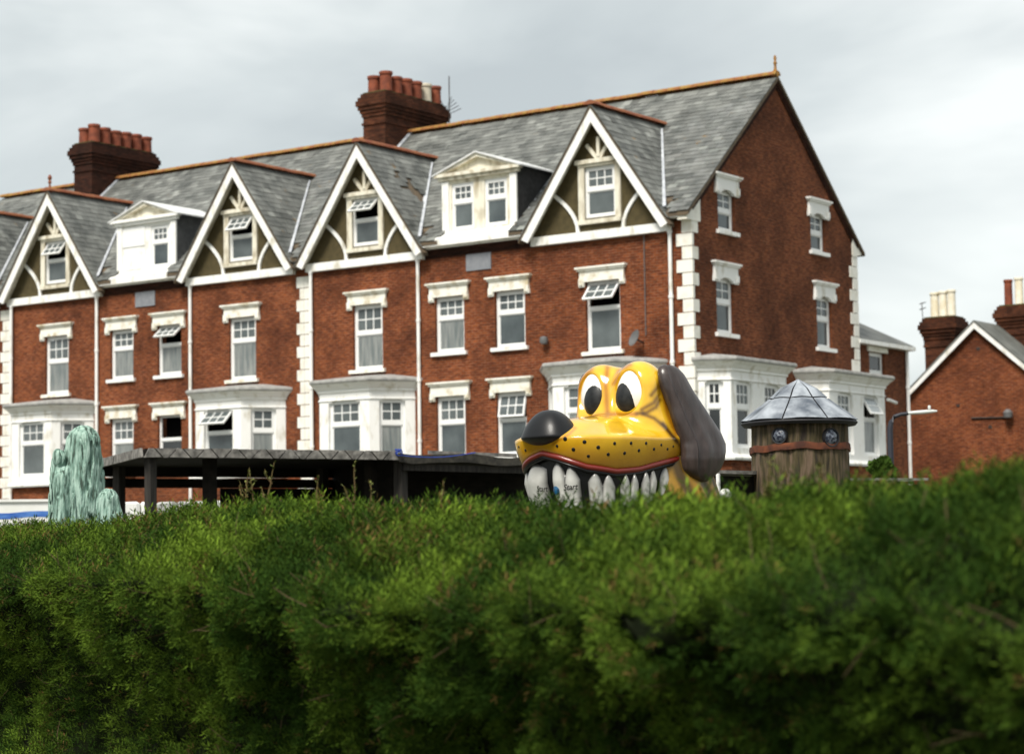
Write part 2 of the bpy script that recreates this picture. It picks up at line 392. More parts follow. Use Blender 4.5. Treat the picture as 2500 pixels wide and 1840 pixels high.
def gable_front(house, roof, xg, wopen, glass, pool, broken=False, singles=None, finial=False):
    """steep timbered gable over a bay: infill, window, boards, cross roof"""
    ZA, ZB, HWD = 13.955, 10.497, 2.42; k = (ZA-ZB)/HWD
    pl = [(k, 1, ZA-.10+k*xg), (-k, 1, ZA-.10-k*xg)]
    wx = xg+.04; op = [(wx-.52, wx+.52, 10.86, 12.32)]
    mb = MB(); wall(mb, FRONT, xg-2.35, xg+2.35, 10.25, ZA, op, off=.03, planes=pl, depth=.14)
    mb.build('gable_panel', 'render_brown', house)
    win = window(house, FRONT, wx, 1.04, 10.86, 12.32, 11.66, base=.05, open_deg=wopen, hood=False, sill=False, glass=glass, recess=.05)
    s = MB()                                                    # timber surround
    s.fbox(FRONT, wx-.72, wx-.52, .03, .09, 10.80, 12.40); s.fbox(FRONT, wx+.52, wx+.70, .03, .09, 10.80, 12.40)
    s.fbox(FRONT, wx-.72, wx+.70, .03, .14, 10.68, 10.80); s.fbox(FRONT, wx-.78, wx+.76, .03, .17, 12.40, 12.52); s.fbox(FRONT, wx-.72, wx+.70, .03, .11, 12.32, 12.40)
    s.build('surround', 'grimy_wood', win)
    # tie beam with apron under window
    MB().fbox(FRONT, xg-2.31, xg+2.30, -.02, .16, 10.225, 10.47).build('tie_beam', 'white_paint', house)
    for sg in (-1, 1):                                          # curved braces
        pts = [(wx+sg*(.76+.80*t**1.7), 10.46+1.16*t**.85) for t in np.linspace(0, 1, 8)]
        m = MB()
        for p, q in zip(pts[:-1], pts[1:]): m.bar(FRONT(p[0], .06, p[1]), FRONT(q[0], .06, q[1]), .10, .06)
        m.build('curved_brace', 'white_paint', house)
    for dx, dz in ((-.40, .42), (0, .62), (.36, .45)):           # fan of struts in the apex
        MB().bar(FRONT(wx-.02+dx*.12, .065, 12.53), FRONT(wx-.02+dx, .065, 12.53+dz), .10, .07).build('fan_strut', 'grimy_wood', house)
    # barge boards
    for sg in (-1, 1):
        A = (xg, ZA); B = (xg+sg*(HWD+.06), ZB-.086*1); wdt = .40
        n = Vector((-sg*k, -1)).normalized()*1.0; nn = Vector((n.x, n.y))
        poly = [(A[0], A[1]), (B[0], B[1]), (B[0]-sg*.24, B[1]-.12), (xg, ZA-wdt*math.sqrt(1+k*k)*.62)]
        MB().prism([FRONT(p[0], .36, p[1]) for p in poly], (0, -.06, 0)).build('barge_board', 'white_paint', house)
        sf = MB()                                               # soffit strip behind the board
        p0, p1 = (xg, ZA-.14), (xg+sg*HWD, ZB-.14)
        sf.add([FRONT(*q) for q in ((p0[0], .35, p0[1]), (p1[0], .35, p1[1]), (p1[0], .02, p1[1]), (p0[0], .02, p0[1]))], [(0, 1, 2, 3)])
        sf.build('soffit', 'grimy_wood', house)
        # cross roof slope
        yb = (ZA+.1-ZE)/SL+.1; L = (Vector((HWD+.12, ZA-ZB+.12*k))).length
        org_e = Vector((xg+sg*(HWD+.12), -.44, ZA+.04-(HWD+.12)*k)); org_r = Vector((xg, -.44, ZA+.04))
        b = MB(); yv = (org_e.z-ZE)/SL
        b.add([org_r, org_e, Vector((org_e.x, max(yv, -.3)+.1, org_e.z)), Vector((xg, yb, ZA+.04))], [(0, 1, 2, 3)])
        b.add([org_r-Vector((0, 0, .07)), org_e-Vector((0, 0, .07)), Vector((org_e.x, max(yv, -.3)+.1, org_e.z-.07)), Vector((xg, yb, ZA-.03))], [(3, 2, 1, 0)])
        b.add([org_r, org_e, org_e-Vector((0, 0, .07)), org_r-Vector((0, 0, .07))], [(0, 1, 2, 3)])
        b.build('gable_roof', 'roof_felt', house)
        upv = (org_r-org_e).normalized()
        along = Vector((0, sg*1.0, 0)); O = org_e if sg > 0 else org_e + Vector((0, yb+.44, 0))
        lu = (org_r-org_e).length
        def skip(a, bb, sg=sg):
            y = (-.44+a) if sg > 0 else (yb-a)
            z = org_e.z + upv.z*bb
            yroof = (z-ZE)/SL
            if y > yroof+.35: return True
            if broken and sg > 0:                                # a patch of slipped slates
                for (ca, cb, ra, rb) in ((1.35, 2.75, .42, .28), (1.85, 2.25, .5, .24), (2.25, 1.75, .42, .3), (1.1, 3.1, .2, .2)):
                    if abs(a-ca) < ra and abs(bb-cb) < rb and random.random() < .8: return True
            return False
        V, Fc, T = slates(roof, O, along, upv, yb+.44, lu, skip, None)
        pool[0].append((V, Fc, T))
        # valley flashing down the junction with the main roof
        zt, zb = ZA-.05, ZB+.05
        vt = Vector((xg, (zt-ZE)/SL, zt+.02)); vbz = 10.72; vb = Vector((xg+sg*(ZA+.04-vbz)/k, (vbz-ZE)/SL, vbz))
        if sg > 0:
            m = MB(); off = Vector((0, -.05, .075)); m.bar(vt+(vb-vt)*.05+off, vt+(vb-vt)*.97+off, .17, .03, side=(0.25, -SL, 1)); m.build('valley_flashing', 'lead', house)
    ridge_tiles(roof, (xg, -.46, ZA+.08), (xg, (ZA+.1-ZE)/SL+.02, ZA+.08), 'ridge_clay_red')
    if finial:
        MB().lathe([(0, -.1), (.09, -.1), (.05, .05), (.03, .2), (.07, .26), (.04, .32), (.08, .42), (.03, .52), (0, .53)], (xg, -.3, ZA+.1), 10).build('finial', 'ridge_clay_red', house)

def bay(house, fr, c, hw_front, hl, hr, proj, win_specs, cant_l=None, cant_r=None, z0=4.0, open_idx=None, glass=None):
    """white painted canted bay: base, carcass with window openings, cornice, lead roof"""
    zt, zf, zc = 6.08, 6.42, 6.70
    pts = [(c-hl, 0), (c-hw_front[0], proj), (c+hw_front[1], proj), (c+hr, 0)]
    car = MB(); wins = []
    for i in range(3):
        p, q = Vector(pts[i]), Vector(pts[i+1]); L = (q-p).length; t = (q-p)/L; n = Vector((-t.y, t.x))
        def ff(a, o, z, p=p, t=t, n=n): return fr(p.x+t.x*a+n.x*o, p.y+t.y*a+n.y*o, z)
        sp = win_specs[i]
        ops = [(s[0]*L-s[1]/2, s[0]*L+s[1]/2, 4.22, zt+.03) for s in sp]
        wall(car, ff, 0, L, z0, zf, ops, depth=.16)
        wins.append((ff, L, sp))
    b = MB(); b.add([fr(x*1.0, y, z) for z in (GND-.5, z0) for x, y in [(c+(x0-c)*.97, y0*.93) for x0, y0 in pts]], [(0, 1, 5, 4), (1, 2, 6, 5), (2, 3, 7, 6)])
    bay_o = car.build('bay', 'white_paint', house)
    b.build('bay_base', 'brick', bay_o)
    def ring(off, z):
        (a, b2, c2, d) = pts
        return [fr(a[0]-off*1.0, 0, z), fr(b2[0]-off*.55, b2[1]+off, z), fr(c2[0]+off*.55, c2[1]+off, z), fr(d[0]+off*1.0, 0, z)]
    def loft(rings, name, m, par=bay_o):
        mb = MB(); V = [v for r_ in rings for v in r_]; F = []
        for i in range(len(rings)-1): F += [(i*4+j, i*4+j+1, i*4+j+5, i*4+j+4) for j in range(3)]
        mb.add(V, F); return mb.build(name, m, par, smooth=False)
    loft([ring(-.01, zf-.12), ring(.05, zf-.10), ring(.05, zf-.04), ring(.09, zf), ring(.14, zf+.06), ring(.23, zf+.13), ring(.25, zf+.15)], 'cornice', 'white_paint')
    loft([ring(.25, zf+.15), ring(.27, zf+.16), ring(.29, zf+.20), ring(.28, zf+.26), ring(.24, zf+.28), ring(-.9, zf+.44)], 'bay_roof', 'bay_roof')
    loft([ring(.0, z0-.12), ring(.10, z0-.12), ring(.12, z0-.06), ring(.06, z0+.02), ring(.0, z0+.04)], 'bay_sill', 'white_paint')
    loft([ring(.025, zt-.02), ring(.035, zt-.01), ring(.03, zt+.02), ring(0, zt+.03)], 'string_course', 'white_paint')
    for i, (ff, L, sp) in enumerate(wins):
        for s in sp:
            window(house, ff, s[0]*L, s[1], 4.22, zt, 5.34, cols=s[2], open_deg=s[3], hood=False, sill=False, glass=s[4], upper=s[5], recess=.09)
            m = MB(); n = 8; w = s[1]; cc = s[0]*L
            for k in range(n):
                xa, xb = cc-w/2+w*k/n, cc-w/2+w*(k+1)/n; d = .13*(((xa+xb)/2-cc)/(w/2))**2
                if d > .0: m.fbox(ff, xa, xb, -.085, .003, zt+.031-d, zt+.03)
            m.build('arch_head', 'white_paint', bay_o)
    return bay_o

def chimney(house, x0, x1, y0, y1, zb, zt, pots, potz, flare=.15, mats=('brick_sooty',), pot_h=.62, name='chimney', body='brick_sooty', rpot=.15):
    m = MB()
    m.box(x0, x1, y0, y1, zb, zt-.78)
    m.box(x0-.04, x1+.04, y0-.04, y1+.04, zt-1.05, zt-.97)
    for k, (o, a, b) in enumerate(((.04, .78, .66), (.08, .66, .55), (.13, .55, .42), (.18, .42, .24), (.13, .24, .12), (.06, .12, 0))):
        m.box(x0-o, x1+o, y0-o, y1+o, zt-a, zt-b-.001)
    ch = m.build(name, body, house)
    f = MB(); f.box(x0-.0, x1+.0, y0, y1, zt, zt+.05); f.build('flaunching', 'moss', ch)
    for (px, py, pm, hh) in pots:
        p = MB(); r = rpot
        p.lathe([(r*.95, 0), (r*.9, .1), (r*.86, hh-.12), (r*.98, hh-.1), (r*1.02, hh-.03), (r*.95, hh), (r*.7, hh), (r*.68, hh-.2)], (px, py, zt+.04), 14)
        p.build('chimney_pot', pm, ch)
    return ch

def downpipe(house, x, y, z0, z1, m='white_paint', r=.055):
    p = MB(); p.tube([(x, y, z0), (x, y, z1)], r, 10); o = p.build('downpipe', m, house)
    for z in np.arange(z0+.8, z1, 1.8):
        c = MB(); c.lathe([(r, -.04), (r+.018, -.04), (r+.018, .04), (r, .04)], (x, y, z), 10); c.build('collar', m, o)
    return o

def quoins(house, fn, z0, z1, h=.365):
    n = int((z1-z0)/h)
    for i in range(n):
        m = MB(); fn(m, i, z0+i*h+.012, z0+(i+1)*h-.012)
        me = m.mesh('quoin', 'stone_white')
        place('quoin', me, house)
mat('stone_white', (.66, .62, .52), (.84, .82, .75), scale=2.5, rough=.7, bump=.35, bscale=18, lo=.28, hi=.5)

def block(k, name, label, right, left, opts):
    ox = -PER*k
    g1, g2, A, B, DC = -2.97+ox, -11.53+ox, -8.36+ox, -6.16+ox, -7.22+ox
    H = thing(name, label, 'house', (DC, 5, GND), 0, 'terrace houses facing the green')
    xl, xr = -14.02-PER*k, (0 if k == 0 else -14.02-PER*(k-1))
    if opts.get('stub'): xl = xr-6
    # roof underlay; stops behind the wall face under the gables and the dormer
    yov = -.36; gs = [g1, g2] if not opts.get('stub') else [g1]
    rf = MB(); e_ = xr+(.12 if k == 0 else 0)
    cuts = sorted([(g-2.36, g+2.36) for g in gs] + ([(DC-1.3, DC+1.3)] if not opts.get('stub') else []))
    xs = [xl]; ys = []
    for c0, c1 in cuts:
        if c0 > xs[-1]: ys.append(yov); xs.append(c0)
        ys.append(.14); xs.append(min(c1, e_))
    if e_ > xs[-1]+1e-6: ys.append(yov); xs.append(e_)
    for i, y0 in enumerate(ys):
        x0, x1 = xs[i], xs[i+1]; z0 = ZE+SL*y0
        if x1 <= x0: continue
        rf.add([(x0, y0, z0), (x1, y0, z0), (x1, DEP/2, ZR), (x0, DEP/2, ZR)], [(0, 1, 2, 3)])
        rf.add([(x0, y0, z0-.1), (x1, y0, z0-.1), (x1, DEP/2, ZR-.1), (x0, DEP/2, ZR-.1)], [(3, 2, 1, 0)])
        rf.add([(x0, y0, z0-.1), (x1, y0, z0-.1), (x1, y0, z0), (x0, y0, z0)], [(0, 1, 2, 3)])
    rf.add([(xl, DEP/2, ZR), (e_, DEP/2, ZR), (e_, DEP+.4, ZE-SL*.4), (xl, DEP+.4, ZE-SL*.4)], [(0, 1, 2, 3)])
    rf.add([(xl, DEP/2, ZR-.1), (e_, DEP/2, ZR-.1), (e_, DEP+.4, ZE-SL*.4-.1), (xl, DEP+.4, ZE-SL*.4-.1)], [(3, 2, 1, 0)])
    if k == 0: rf.add([(e_, yov, ZE+SL*yov), (e_, DEP/2, ZR), (e_, DEP/2, ZR-.1), (e_, yov, ZE+SL*yov-.1), (e_, DEP+.4, ZE-SL*.4), (e_, DEP+.4, ZE-SL*.4-.1)], [(0, 1, 2, 3), (1, 4, 5, 2)])
    rfm = bmesh.new(); tmp_ = bpy.data.meshes.new('t'); tmp_.from_pydata(rf.v, [], rf.f); rfm.from_mesh(tmp_); bmesh.ops.remove_doubles(rfm, verts=rfm.verts, dist=.001)
    rf = MB().add([v.co[:] for v in rfm.verts], [[v.index for v in f.verts] for f in rfm.faces]); rfm.free()
    roof = rf.build('roof', 'roof_felt', H)
    pool = [[]]
    upm = Vector((0, DEP/2, ZR-ZE)).normalized(); lum = (Vector((0, DEP/2-yov, ZR-ZE-SL*yov))).length
    kk = (13.955-10.497)/2.42
    def skip(a, b):
        x = xl+a; z = ZE+SL*yov+upm.z*b
        for g in gs:                                             # covered by a cross roof
            if z < 13.75 and abs(x-g) < (13.995-z)/kk-.40: return True
            if z < 11.2 and abs(x-g) < 2.33: return True
        if not opts.get('stub') and abs(x-DC) < 1.30 and z < 12.5: return True
        return False
    V, Fc, T = slates(roof, (xl, yov, ZE+SL*yov), (1, 0, 0), upm, xr-xl+(.12 if k == 0 else 0), lum-.03, skip, (300, lambda p: True) if not opts.get('stub') else None)
    pool[0].append((V, Fc, T))
    ridge_tiles(roof, (xl, DEP/2, ZR+.06), (xr+(.12 if k == 0 else 0), DEP/2, ZR+.06), 'ridge_clay')
    # openings
    F1 = (7.39, 9.04); ops = []
    if not opts.get('stub'):
        ops += [(c-.535, c+.535, *F1) for c in (A, B)] + [(c-.535, c+.535, 4.25, 6.08) for c in (A, B)]
        ops += [(g-.575, g+.575, 7.06, 9.05) for g in (g1+.03, g2+.04)]
    w = MB(); wall(w, FRONT, xl, xr, GND-.7, 10.5, ops)
    w.build('front_wall', 'brick', H)
    MB().add([(xl, DEP, GND-.7), (xr, DEP, GND-.7), (xr, DEP, ZE), (xl, DEP, ZE)], [(0, 1, 2, 3)]).build('back_wall', 'brick', H)
    # gables over bays
    for i, g in enumerate(gs):
        gable_front(H, roof, g, opts['gopen'][i], 'pane_glass', pool, broken=(opts.get('broken') == i), finial=(opts.get('finial') == i))
    allV, allF, allT = [], [], []
    for V, Fc, T in pool[0]:
        b0 = len(allV); allV += V; allF += [tuple(i+b0 for i in f) for f in Fc]; allT += T
    me = np_mesh('slate_field', [tuple(v) for v in allV], allF, 'slate', smooth=False, attr={'rnd': np.array(allT, np.float32)})
    so_ = bpy.data.objects.new('slate_field', me); link(so_, roof); so_['kind'] = 'stuff'
    if opts.get('stub'):
        quoins(H, lambda m, i, a, b: m.box(xr-.30 if i % 2 else xr-.17, xr-.006, -.03, .1, a, b), GND-.1, 10.2)
        return H
    # central eaves: gutter, corbel courses, dormer
    e0, e1 = g2+2.28, g1-2.28
    gt = MB(); gt.fbox(FRONT, e0, e1, .20, .34, 10.53, 10.66); gt.fbox(FRONT, e0, e1, .06, .20, 10.48, 10.60); gt.build('gutter', 'white_paint', H)
    cb = MB()
    for i, (o, a, b) in enumerate(((.12, 10.40, 10.479), (.08, 10.31, 10.40), (.04, 10.22, 10.31))): cb.fbox(FRONT, e0, e1, -.02, o, a, b-.001)
    cb.build('corbel_courses', 'brick_sooty', H)
    dormer(H, roof, DC, opts)
    MB().fbox(FRONT, DC-.48, DC+.42, -.02, .035, 9.73, 10.24).build('plaque', 'plaque_grey', H)
    # windows
    wo = opts['wopen']
    window(H, FRONT, A, 1.07, *F1, 8.40, open_deg=wo[0], glass=opts['glass'][0])
    window(H, FRONT, B, 1.07, *F1, 8.40, open_deg=wo[1], glass=opts['glass'][1])
    window(H, FRONT, A, 1.07, 4.25, 6.08, 5.30, open_deg=wo[2], glass=opts['glass'][2])
    window(H, FRONT, B, 1.07, 4.25, 6.08, 5.30, open_deg=wo[3], glass=opts['glass'][3], no_upper=opts.get('bare', False))
    window(H, FRONT, g1+.03, 1.15, 7.06, 9.05, 8.30, open_deg=wo[4], glass=opts['glass'][4], sill_mat='stone_paint')
    window(H, FRONT, g2+.04, 1.15, 7.06, 9.05, 8.18, open_deg=wo[5], glass=opts['glass'][5], sill_mat='stone_paint')
    # bays
    for i, g in enumerate((g1, g2)):
        bo = opts['bopen'][i]
        bay(H, FRONT, g, (.97, .97), 1.88, 1.84, 1.1, [[(.5, .75, 2, 0, 'pane_glass', 'pane_glass')], [(.5, 1.22, 3, bo, 'pane_glass', 'pane_glass')], [(.5, .80, 2, 0, 'pane_glass', 'pane_glass')]])
    # pipes
    downpipe(H, g2+2.06, -.08, GND, 10.4)
    if k == 0: downpipe(H, -.64, -.10, GND, 10.35)
    downpipe(H, xl+.36, -.12, GND, 10.25)
    if k == 1: downpipe(H, g1-2.18, -.08, GND, 10.42)
    hop = MB(); hop.fbox(FRONT, xr-.60, xr-.20, .0, .34, 10.55, 10.66) ; hop.build('hopper', 'white_paint', H)
    if k == 0:
        quoins(H, lambda m, i, a, b: m.box(-.48 if i % 2 else -.30, .03, -.035, .06 if i % 2 else .30, a, b), GND-.1, 10.5)
        quoins(H, lambda m, i, a, b: m.box(-.3, .03, DEP-(.30 if i % 2 else .50), DEP+.03, a, b), GND+.3, 10.7)
    else:
        quoins(H, lambda m, i, a, b: m.box(xr-.30 if i % 2 else xr-.17, xr-.006, -.03, .1, a, b), GND-.1, 10.4)
    quoins(H, lambda m, i, a, b: m.box(xl+.006, xl+.27, -.03, .1, a, b), GND-.1, 10.4)
    # chimney on the party wall
    pots = []
    cx = -14.12+ox
    for j in range(6):
        for i in range(2):
            pm = 'terracotta'
            if k == 0 and j in (4, 5) and not (j == 5 and i == 1): pm = 'pale_pot'
            pots.append((cx-.24+.5*i, 3.97+.53*j, pm, .66 if (j, i) == (0, 1) else random.uniform(.56, .61)))
    ch = chimney(H, -14.62+ox, -13.70+ox, 3.70, 6.88, 12.5, 16.58, pots, 0, body=opts.get('chim', 'brick_sooty'), rpot=.232)
    fl = MB(); a = Vector((-13.69+ox, 3.55, ZE+SL*3.55+.09)); b = Vector((-13.69+ox, DEP/2, ZR+.09)); fl.bar(a, b, .20, .04, side=(.2, -SL, 1)); fl.build('flashing', 'lead', ch)
    if k == 0:
        ae = MB(); ae.tube([(-13.5, 6.95, 15.6), (-13.5, 6.95, 17.6)], .018, 6)
        for q, z in enumerate(np.linspace(16.3, 16.75, 5)): ae.tube([(-13.95+.1*q, 6.95, z-.1), (-13.0-.1*q, 6.95, z+.12)], .012, 5)
        ae.tube([(-13.5, 6.95, 16.1), (-13.75, 6.7, 16.9)], .012, 5)
        ae.build('tv_aerial', 'iron', ch)
    return H

def dormer(H, roof, c, opts):
    hw = 1.37; z0, z1 = 10.92, 12.50; yf = .05
    fr = frame((0, 0, 0), (1, 0, 0), (0, -1, 0))
    boarded = opts.get('boarded', False)
    ops = [(c-1.05, c-.23, 11.0, 12.40), (c+.17, c+.99, 11.0, 12.40)]
    if boarded: ops = ops[1:]
    f = MB(); wall(f, fr, c-hw, c+hw, z0-.3, z1, ops, off=-yf, depth=.12)
    d = f.build('dormer', 'white_paint' if boarded else 'grimy_wood', H)
    if boarded:
        MB().fbox(fr, c-1.13, c-.10, -yf, -yf+.03, 11.78, 12.42).build('board', 'upvc', d)
        MB().fbox(fr, c-1.02, c-.24, -yf, -yf+.035, 11.02, 11.62).build('board', 'white_paint', d)
    else: window(H, fr, c-.64, .82, 11.0, 12.40, 11.83, base=-yf, hood=False, sill=False, recess=.04)
    window(H, fr, c+.58, .82, 11.0, 12.40, 11.83, base=-yf, hood=False, sill=False, recess=.04)
    for sx in (-1, 1):                                          # corner pilasters
        MB().fbox(fr, c+sx*1.24-.12, c+sx*1.24+.12, -yf, -yf+.06, z0, z1-.02).build('pilaster', 'white_paint', d)
    for sx in (-1, 1):                                          # cheeks
        s = MB(); x = c+sx*hw; yb = (z1+.15-ZE)/SL+.2
        s.prism([(x, yf, z0-.1), (x, yf, z1+.16), (x, yb, z1+.16)], (-sx*.08, 0, 0))
        s.build('cheek', 'slate_hung' if opts.get('boarded') else 'dark_slate_hung', d)
    e = MB(); e.fbox(fr, c-hw-.10, c+hw+.10, -yf, -yf+.12, z1, z1+.10); e.fbox(fr, c-hw-.18, c+hw+.18, -yf, -yf+.2, z1+.10, z1+.20); e.build('entablature', 'grimy_wood' if not boarded else 'white_paint', d)
    za = 13.22
    pd = MB(); pd.prism([(c-hw-.1, yf, z1+.2), (c+hw+.1, yf, z1+.2), (c, yf, za-.05)], (0, .05, 0)); pd.build('tympanum', 'grimy_wood', d)
    for sx in (-1, 1):
        b = MB(); b.prism([(c+sx*(hw+.2), -.16+yf, z1+.17), (c, -.16+yf, za-.02), (c, -.16+yf, za-.13), (c+sx*(hw+.12), -.16+yf, z1+.12)], (0, .2, 0)); b.build('raking_board', 'grimy_wood', d)
        r = MB(); yb = (za-ZE)/SL+.15; ye = (z1+.18-ZE)/SL+.1
        P = [Vector((c, -.22+yf, za+.03)), Vector((c+sx*(hw+.26), -.22+yf, z1+.18)), Vector((c+sx*(hw+.26), ye, z1+.18)), Vector((c, yb, za+.03))]
        r.prism(P, (0, 0, -.045)); r.build('dormer_roof', 'pale_lead', d)
        ev = MB(); ev.bar((c+sx*(hw+.235), -.15+yf, z1+.10), (c+sx*(hw+.235), ye-.02, z1+.10), .06, .10); ev.build('eaves_board', 'grimy_wood', d)
    sl = MB(); sl.prism([(c-hw-.12, yf-.004, z0+.03), (c-hw-.12, -.335, 10.74), (c-hw-.12, -.335, 10.662), (c-hw-.12, yf-.004, 10.70)], (2*hw+.24, 0, 0)); sl.build('ledge', 'white_paint', d)
    for sx in (-1, 1):
        sd_ = MB(); sd_.bar((c+sx*(hw+.03), yf-.05, z0+.02), (c+sx*(hw+.03), (z1-ZE)/SL, z1+.05), .14, .03, side=(sx*.3, -SL, 1)); sd_.build('side_flashing', 'lead', d)

# ------------------------------------------------------------------ build the terrace
PG, PC, PD = 'pane_glass', 'pane_curtain', 'pane_dark'
house_end = block(0, 'brick_house', 'end-of-terrace red brick house whose tall plain gable wall has white quoins and two side bays', 0, 0,
    dict(gopen=(0, 48), wopen=(0, 0, 0, 12, 42, 0), bopen=(0, 0), glass=(PG, PG, PG, PG, PG, PC), broken=1, chim='brick_chimney'))
house_mid = block(1, 'brick_house', 'red brick terrace house with a half-boarded white dormer between two timbered gables', 0, 0,
    dict(gopen=(38, 38), wopen=(0, 50, 0, 0, 0, 0), bopen=(46, 0), glass=(PC, PG, PG, PD, PC, PC), boarded=True, finial=1, bare=True))
house_far = block(2, 'brick_house', 'red brick terrace house adjoining the far side of the one with the half-boarded dormer', 0, 0,
    dict(gopen=(0,), stub=True))

# end gable wall with its windows and bays
H = house_end
UW = [(1.95, .95, 10.38, 11.55), (7.52, .95, 10.38, 11.55)]; LW = [(1.78, .98, 7.47, 9.04), (7.80, .98, 7.47, 9.04)]
g = MB(); ops = [(c-w/2, c+w/2, a, b) for c, w, a, b in UW+LW]
wall(g, SIDE, 0, DEP, GND-.7, ZR, ops, planes=[(-SL, 1, ZE-.09), (SL, 1, ZE-.09+SL*DEP)])
g.build('gable_wall', 'brick_side', H)
for i, (c, w, a, b) in enumerate(UW): window(H, SIDE, c, w, a, b, 10.95, arch=True, glass=PG if i else PG, cols=2, hood_w=.26, hood_h=.43)
for i, (c, w, a, b) in enumerate(LW): window(H, SIDE, c, w, a, b, 8.36, arch=True, glass=PG, cols=2, hood_w=.26, hood_h=.43)
for sg in (0, 1):                                               # corbelled verge courses under the slates
    v = MB()
    for o, dz in ((.07, .11), (.04, .21)):
        ya, yb = (0, DEP/2) if sg == 0 else (DEP, DEP/2)
        v.prism([(0, ya, ZE-dz), (0, yb, ZR-dz), (0, yb, ZR-dz-.12), (0, ya, ZE-dz-.12)], (o, 0, 0))
    v.build('verge_courses', 'brick_sooty', H)
kn = MB(); kn.prism([(-.25, -.32, 10.47), (-.25, .42, 10.47), (-.25, .42, ZE+.15), (-.25, -.32, ZE-.38)], (.30, 0, 0)); kn.build('kneeler', 'stone_white', H)
kn = MB(); kn.prism([(-.25, DEP+.34, 10.58), (-.25, DEP-.30, 10.45), (-.25, DEP-.30, ZE+.05), (-.25, DEP+.34, ZE-.42)], (.30, 0, 0)); kn.build('kneeler', 'stone_white', H)
MB().lathe([(0, -.15), (.10, -.15), (.11, -.02), (.05, .06), (.035, .2), (.06, .27), (.03, .33), (.05, .42), (.02, .5), (0, .5)], (.02, DEP/2, ZR+.14), 10).build('finial', 'ridge_clay', H)
bay(H, SIDE, 2.15, (1.58, 1.60), 2.03, 2.08, .8, [[(.5, .5, 2, 0, PD, PD)], [(.235, .88, 3, 0, PD, PG), (.74, .88, 3, 0, PD, PD)], [(.5, .5, 2, 0, PG, PG)]])
bay(H, SIDE, 8.22, (1.82, 1.92), 2.26, 1.98, .8, [[(.5, .5, 2, 0, PG, PG)], [(.28, .98, 3, 0, PG, PG), (.74, 1.0, 1, 30, PG, 'pane_sky')], []])
# rear wing behind the gable wall
rw = MB(); rx = -.2
wall(rw, frame((rx, 0, 0), (0, 1, 0), (1, 0, 0)), DEP, 13.95, GND-.7, 7.92, [(11.2, 12.3, 6.0, 7.62)])
rw.add([(rx, 13.95, GND-.7), (-4.2, 13.95, GND-.7), (-4.2, 13.95, 7.92), (rx, 13.95, 7.92)], [(0, 1, 2, 3)])
wing = rw.build('rear_wing', 'brick_side', H)
window(H, frame((rx, 0, 0), (0, 1, 0), (1, 0, 0)), 11.75, 1.1, 6.0, 7.62, 6.95, hood=False, sill=False, glass=PG, upper=PD, cols=1, rows=1)
MB().fbox(frame((rx, 0, 0), (0, 1, 0), (1, 0, 0)), 11.05, 12.45, 0, .06, 7.62, 7.78).build('lintel', 'stone_paint', wing)
wr = MB(); e = .22
wr.add([(rx+e, DEP, 7.95), (rx+e, 14.1, 7.95), (-4.4, 14.1, 7.95), (-2.3, 11.6, 9.35), (-2.3, DEP, 9.35)], [(0, 1, 3, 4), (1, 2, 3)])
o = wr.build('wing_roof', 'slate', wing)
at = o.data.attributes.new('rnd', 'FLOAT_COLOR', 'POINT')
for d_ in at.data: d_.color = (.75, .75, .75, 1)
MB().box(rx, rx+.26, DEP+.02, 14.12, 7.80, 7.93).build('gutter', 'white_paint', wing)
downpipe(H, rx+.08, 13.82, GND, 7.82)
# things fixed to the front wall
ds = MB(); ds.lathe([(0, 0), (.09, .010), (.17, .035), (.24, .07), (.245, .08), (.17, .047), (.09, .020), (0, .011)], (0, 0, 0), 20)
o = place('satellite_dish', ds.mesh('satellite_dish', 'dish_grey'), H, (-1.62, -.38, 7.28)); o.rotation_euler = (R(68), 0, R(-28))
MB().tube([(-1.62, .0, 7.2), (-1.62, -.34, 7.26)], .025, 6).build('dish_bracket', 'iron', H)
o = MB().lathe([(0, -.12), (.10, -.10), (.13, 0), (.10, .10), (0, .12)], (-4.87, -.16, 7.48), 12).build('flood_light', 'dish_grey', H)
MB().tube([(-4.87, 0, 7.48), (-4.87, -.12, 7.48)], .03, 6).build('bracket', 'iron', o)
MB().tube([(-1.52, -.03, 10.2), (-1.52, -.03, 7.4)], .014, 6).build('cable', 'dish_grey', H)
MB().tube([(.9, 10.15, 5.98), (.9, 10.75, 5.90)], .05, 8).build('overflow_pipe', 'white_paint', H)

# ------------------------------------------------------------------ ground
HP, HE, HN = Vector((1.29, 5.4)), Vector((-.4627, .8865)), Vector((.8865, .4627))   # hedge ridge line in (lateral, distance)
def sstep(x, a, b):
    t = np.clip((x-a)/(b-a), 0, 1); return t*t*(3-2*t)
def ground_z(lat, d):
    s = (lat-HP.x)*HN.x + (d-HP.y)*HN.y
    return .9*sstep(s, -.35, .9) + 1.3*sstep(d, 34, 48)
lats = np.concatenate([[-1600, -500, -200, -110], np.arange(-80, 80.1, 1.6), [110, 200, 500, 1600]])
ds = np.concatenate([[-400, -100, -30], np.arange(-10, 60, .8), [64, 80, 110, 160, 260, 500, 1000, 2600]])
LA, DD = np.meshgrid(lats, ds, indexing='ij'); ZZ = ground_z(LA, DD)
PX = CAM.x + RT.x*LA + FH.x*DD; PY = CAM.y + RT.y*LA + FH.y*DD
V = np.stack([PX, PY, ZZ], -1).reshape(-1, 3); nd = len(ds)
ii, jj = np.meshgrid(np.arange(len(lats)-1), np.arange(nd-1), indexing='ij'); k0 = (ii*nd+jj).ravel()
me = np_mesh('ground', V, np.stack([k0, k0+nd, k0+nd+1, k0+1], -1), 'ground_mix')
go = link(bpy.data.objects.new('ground', me)); go['kind'] = 'structure'

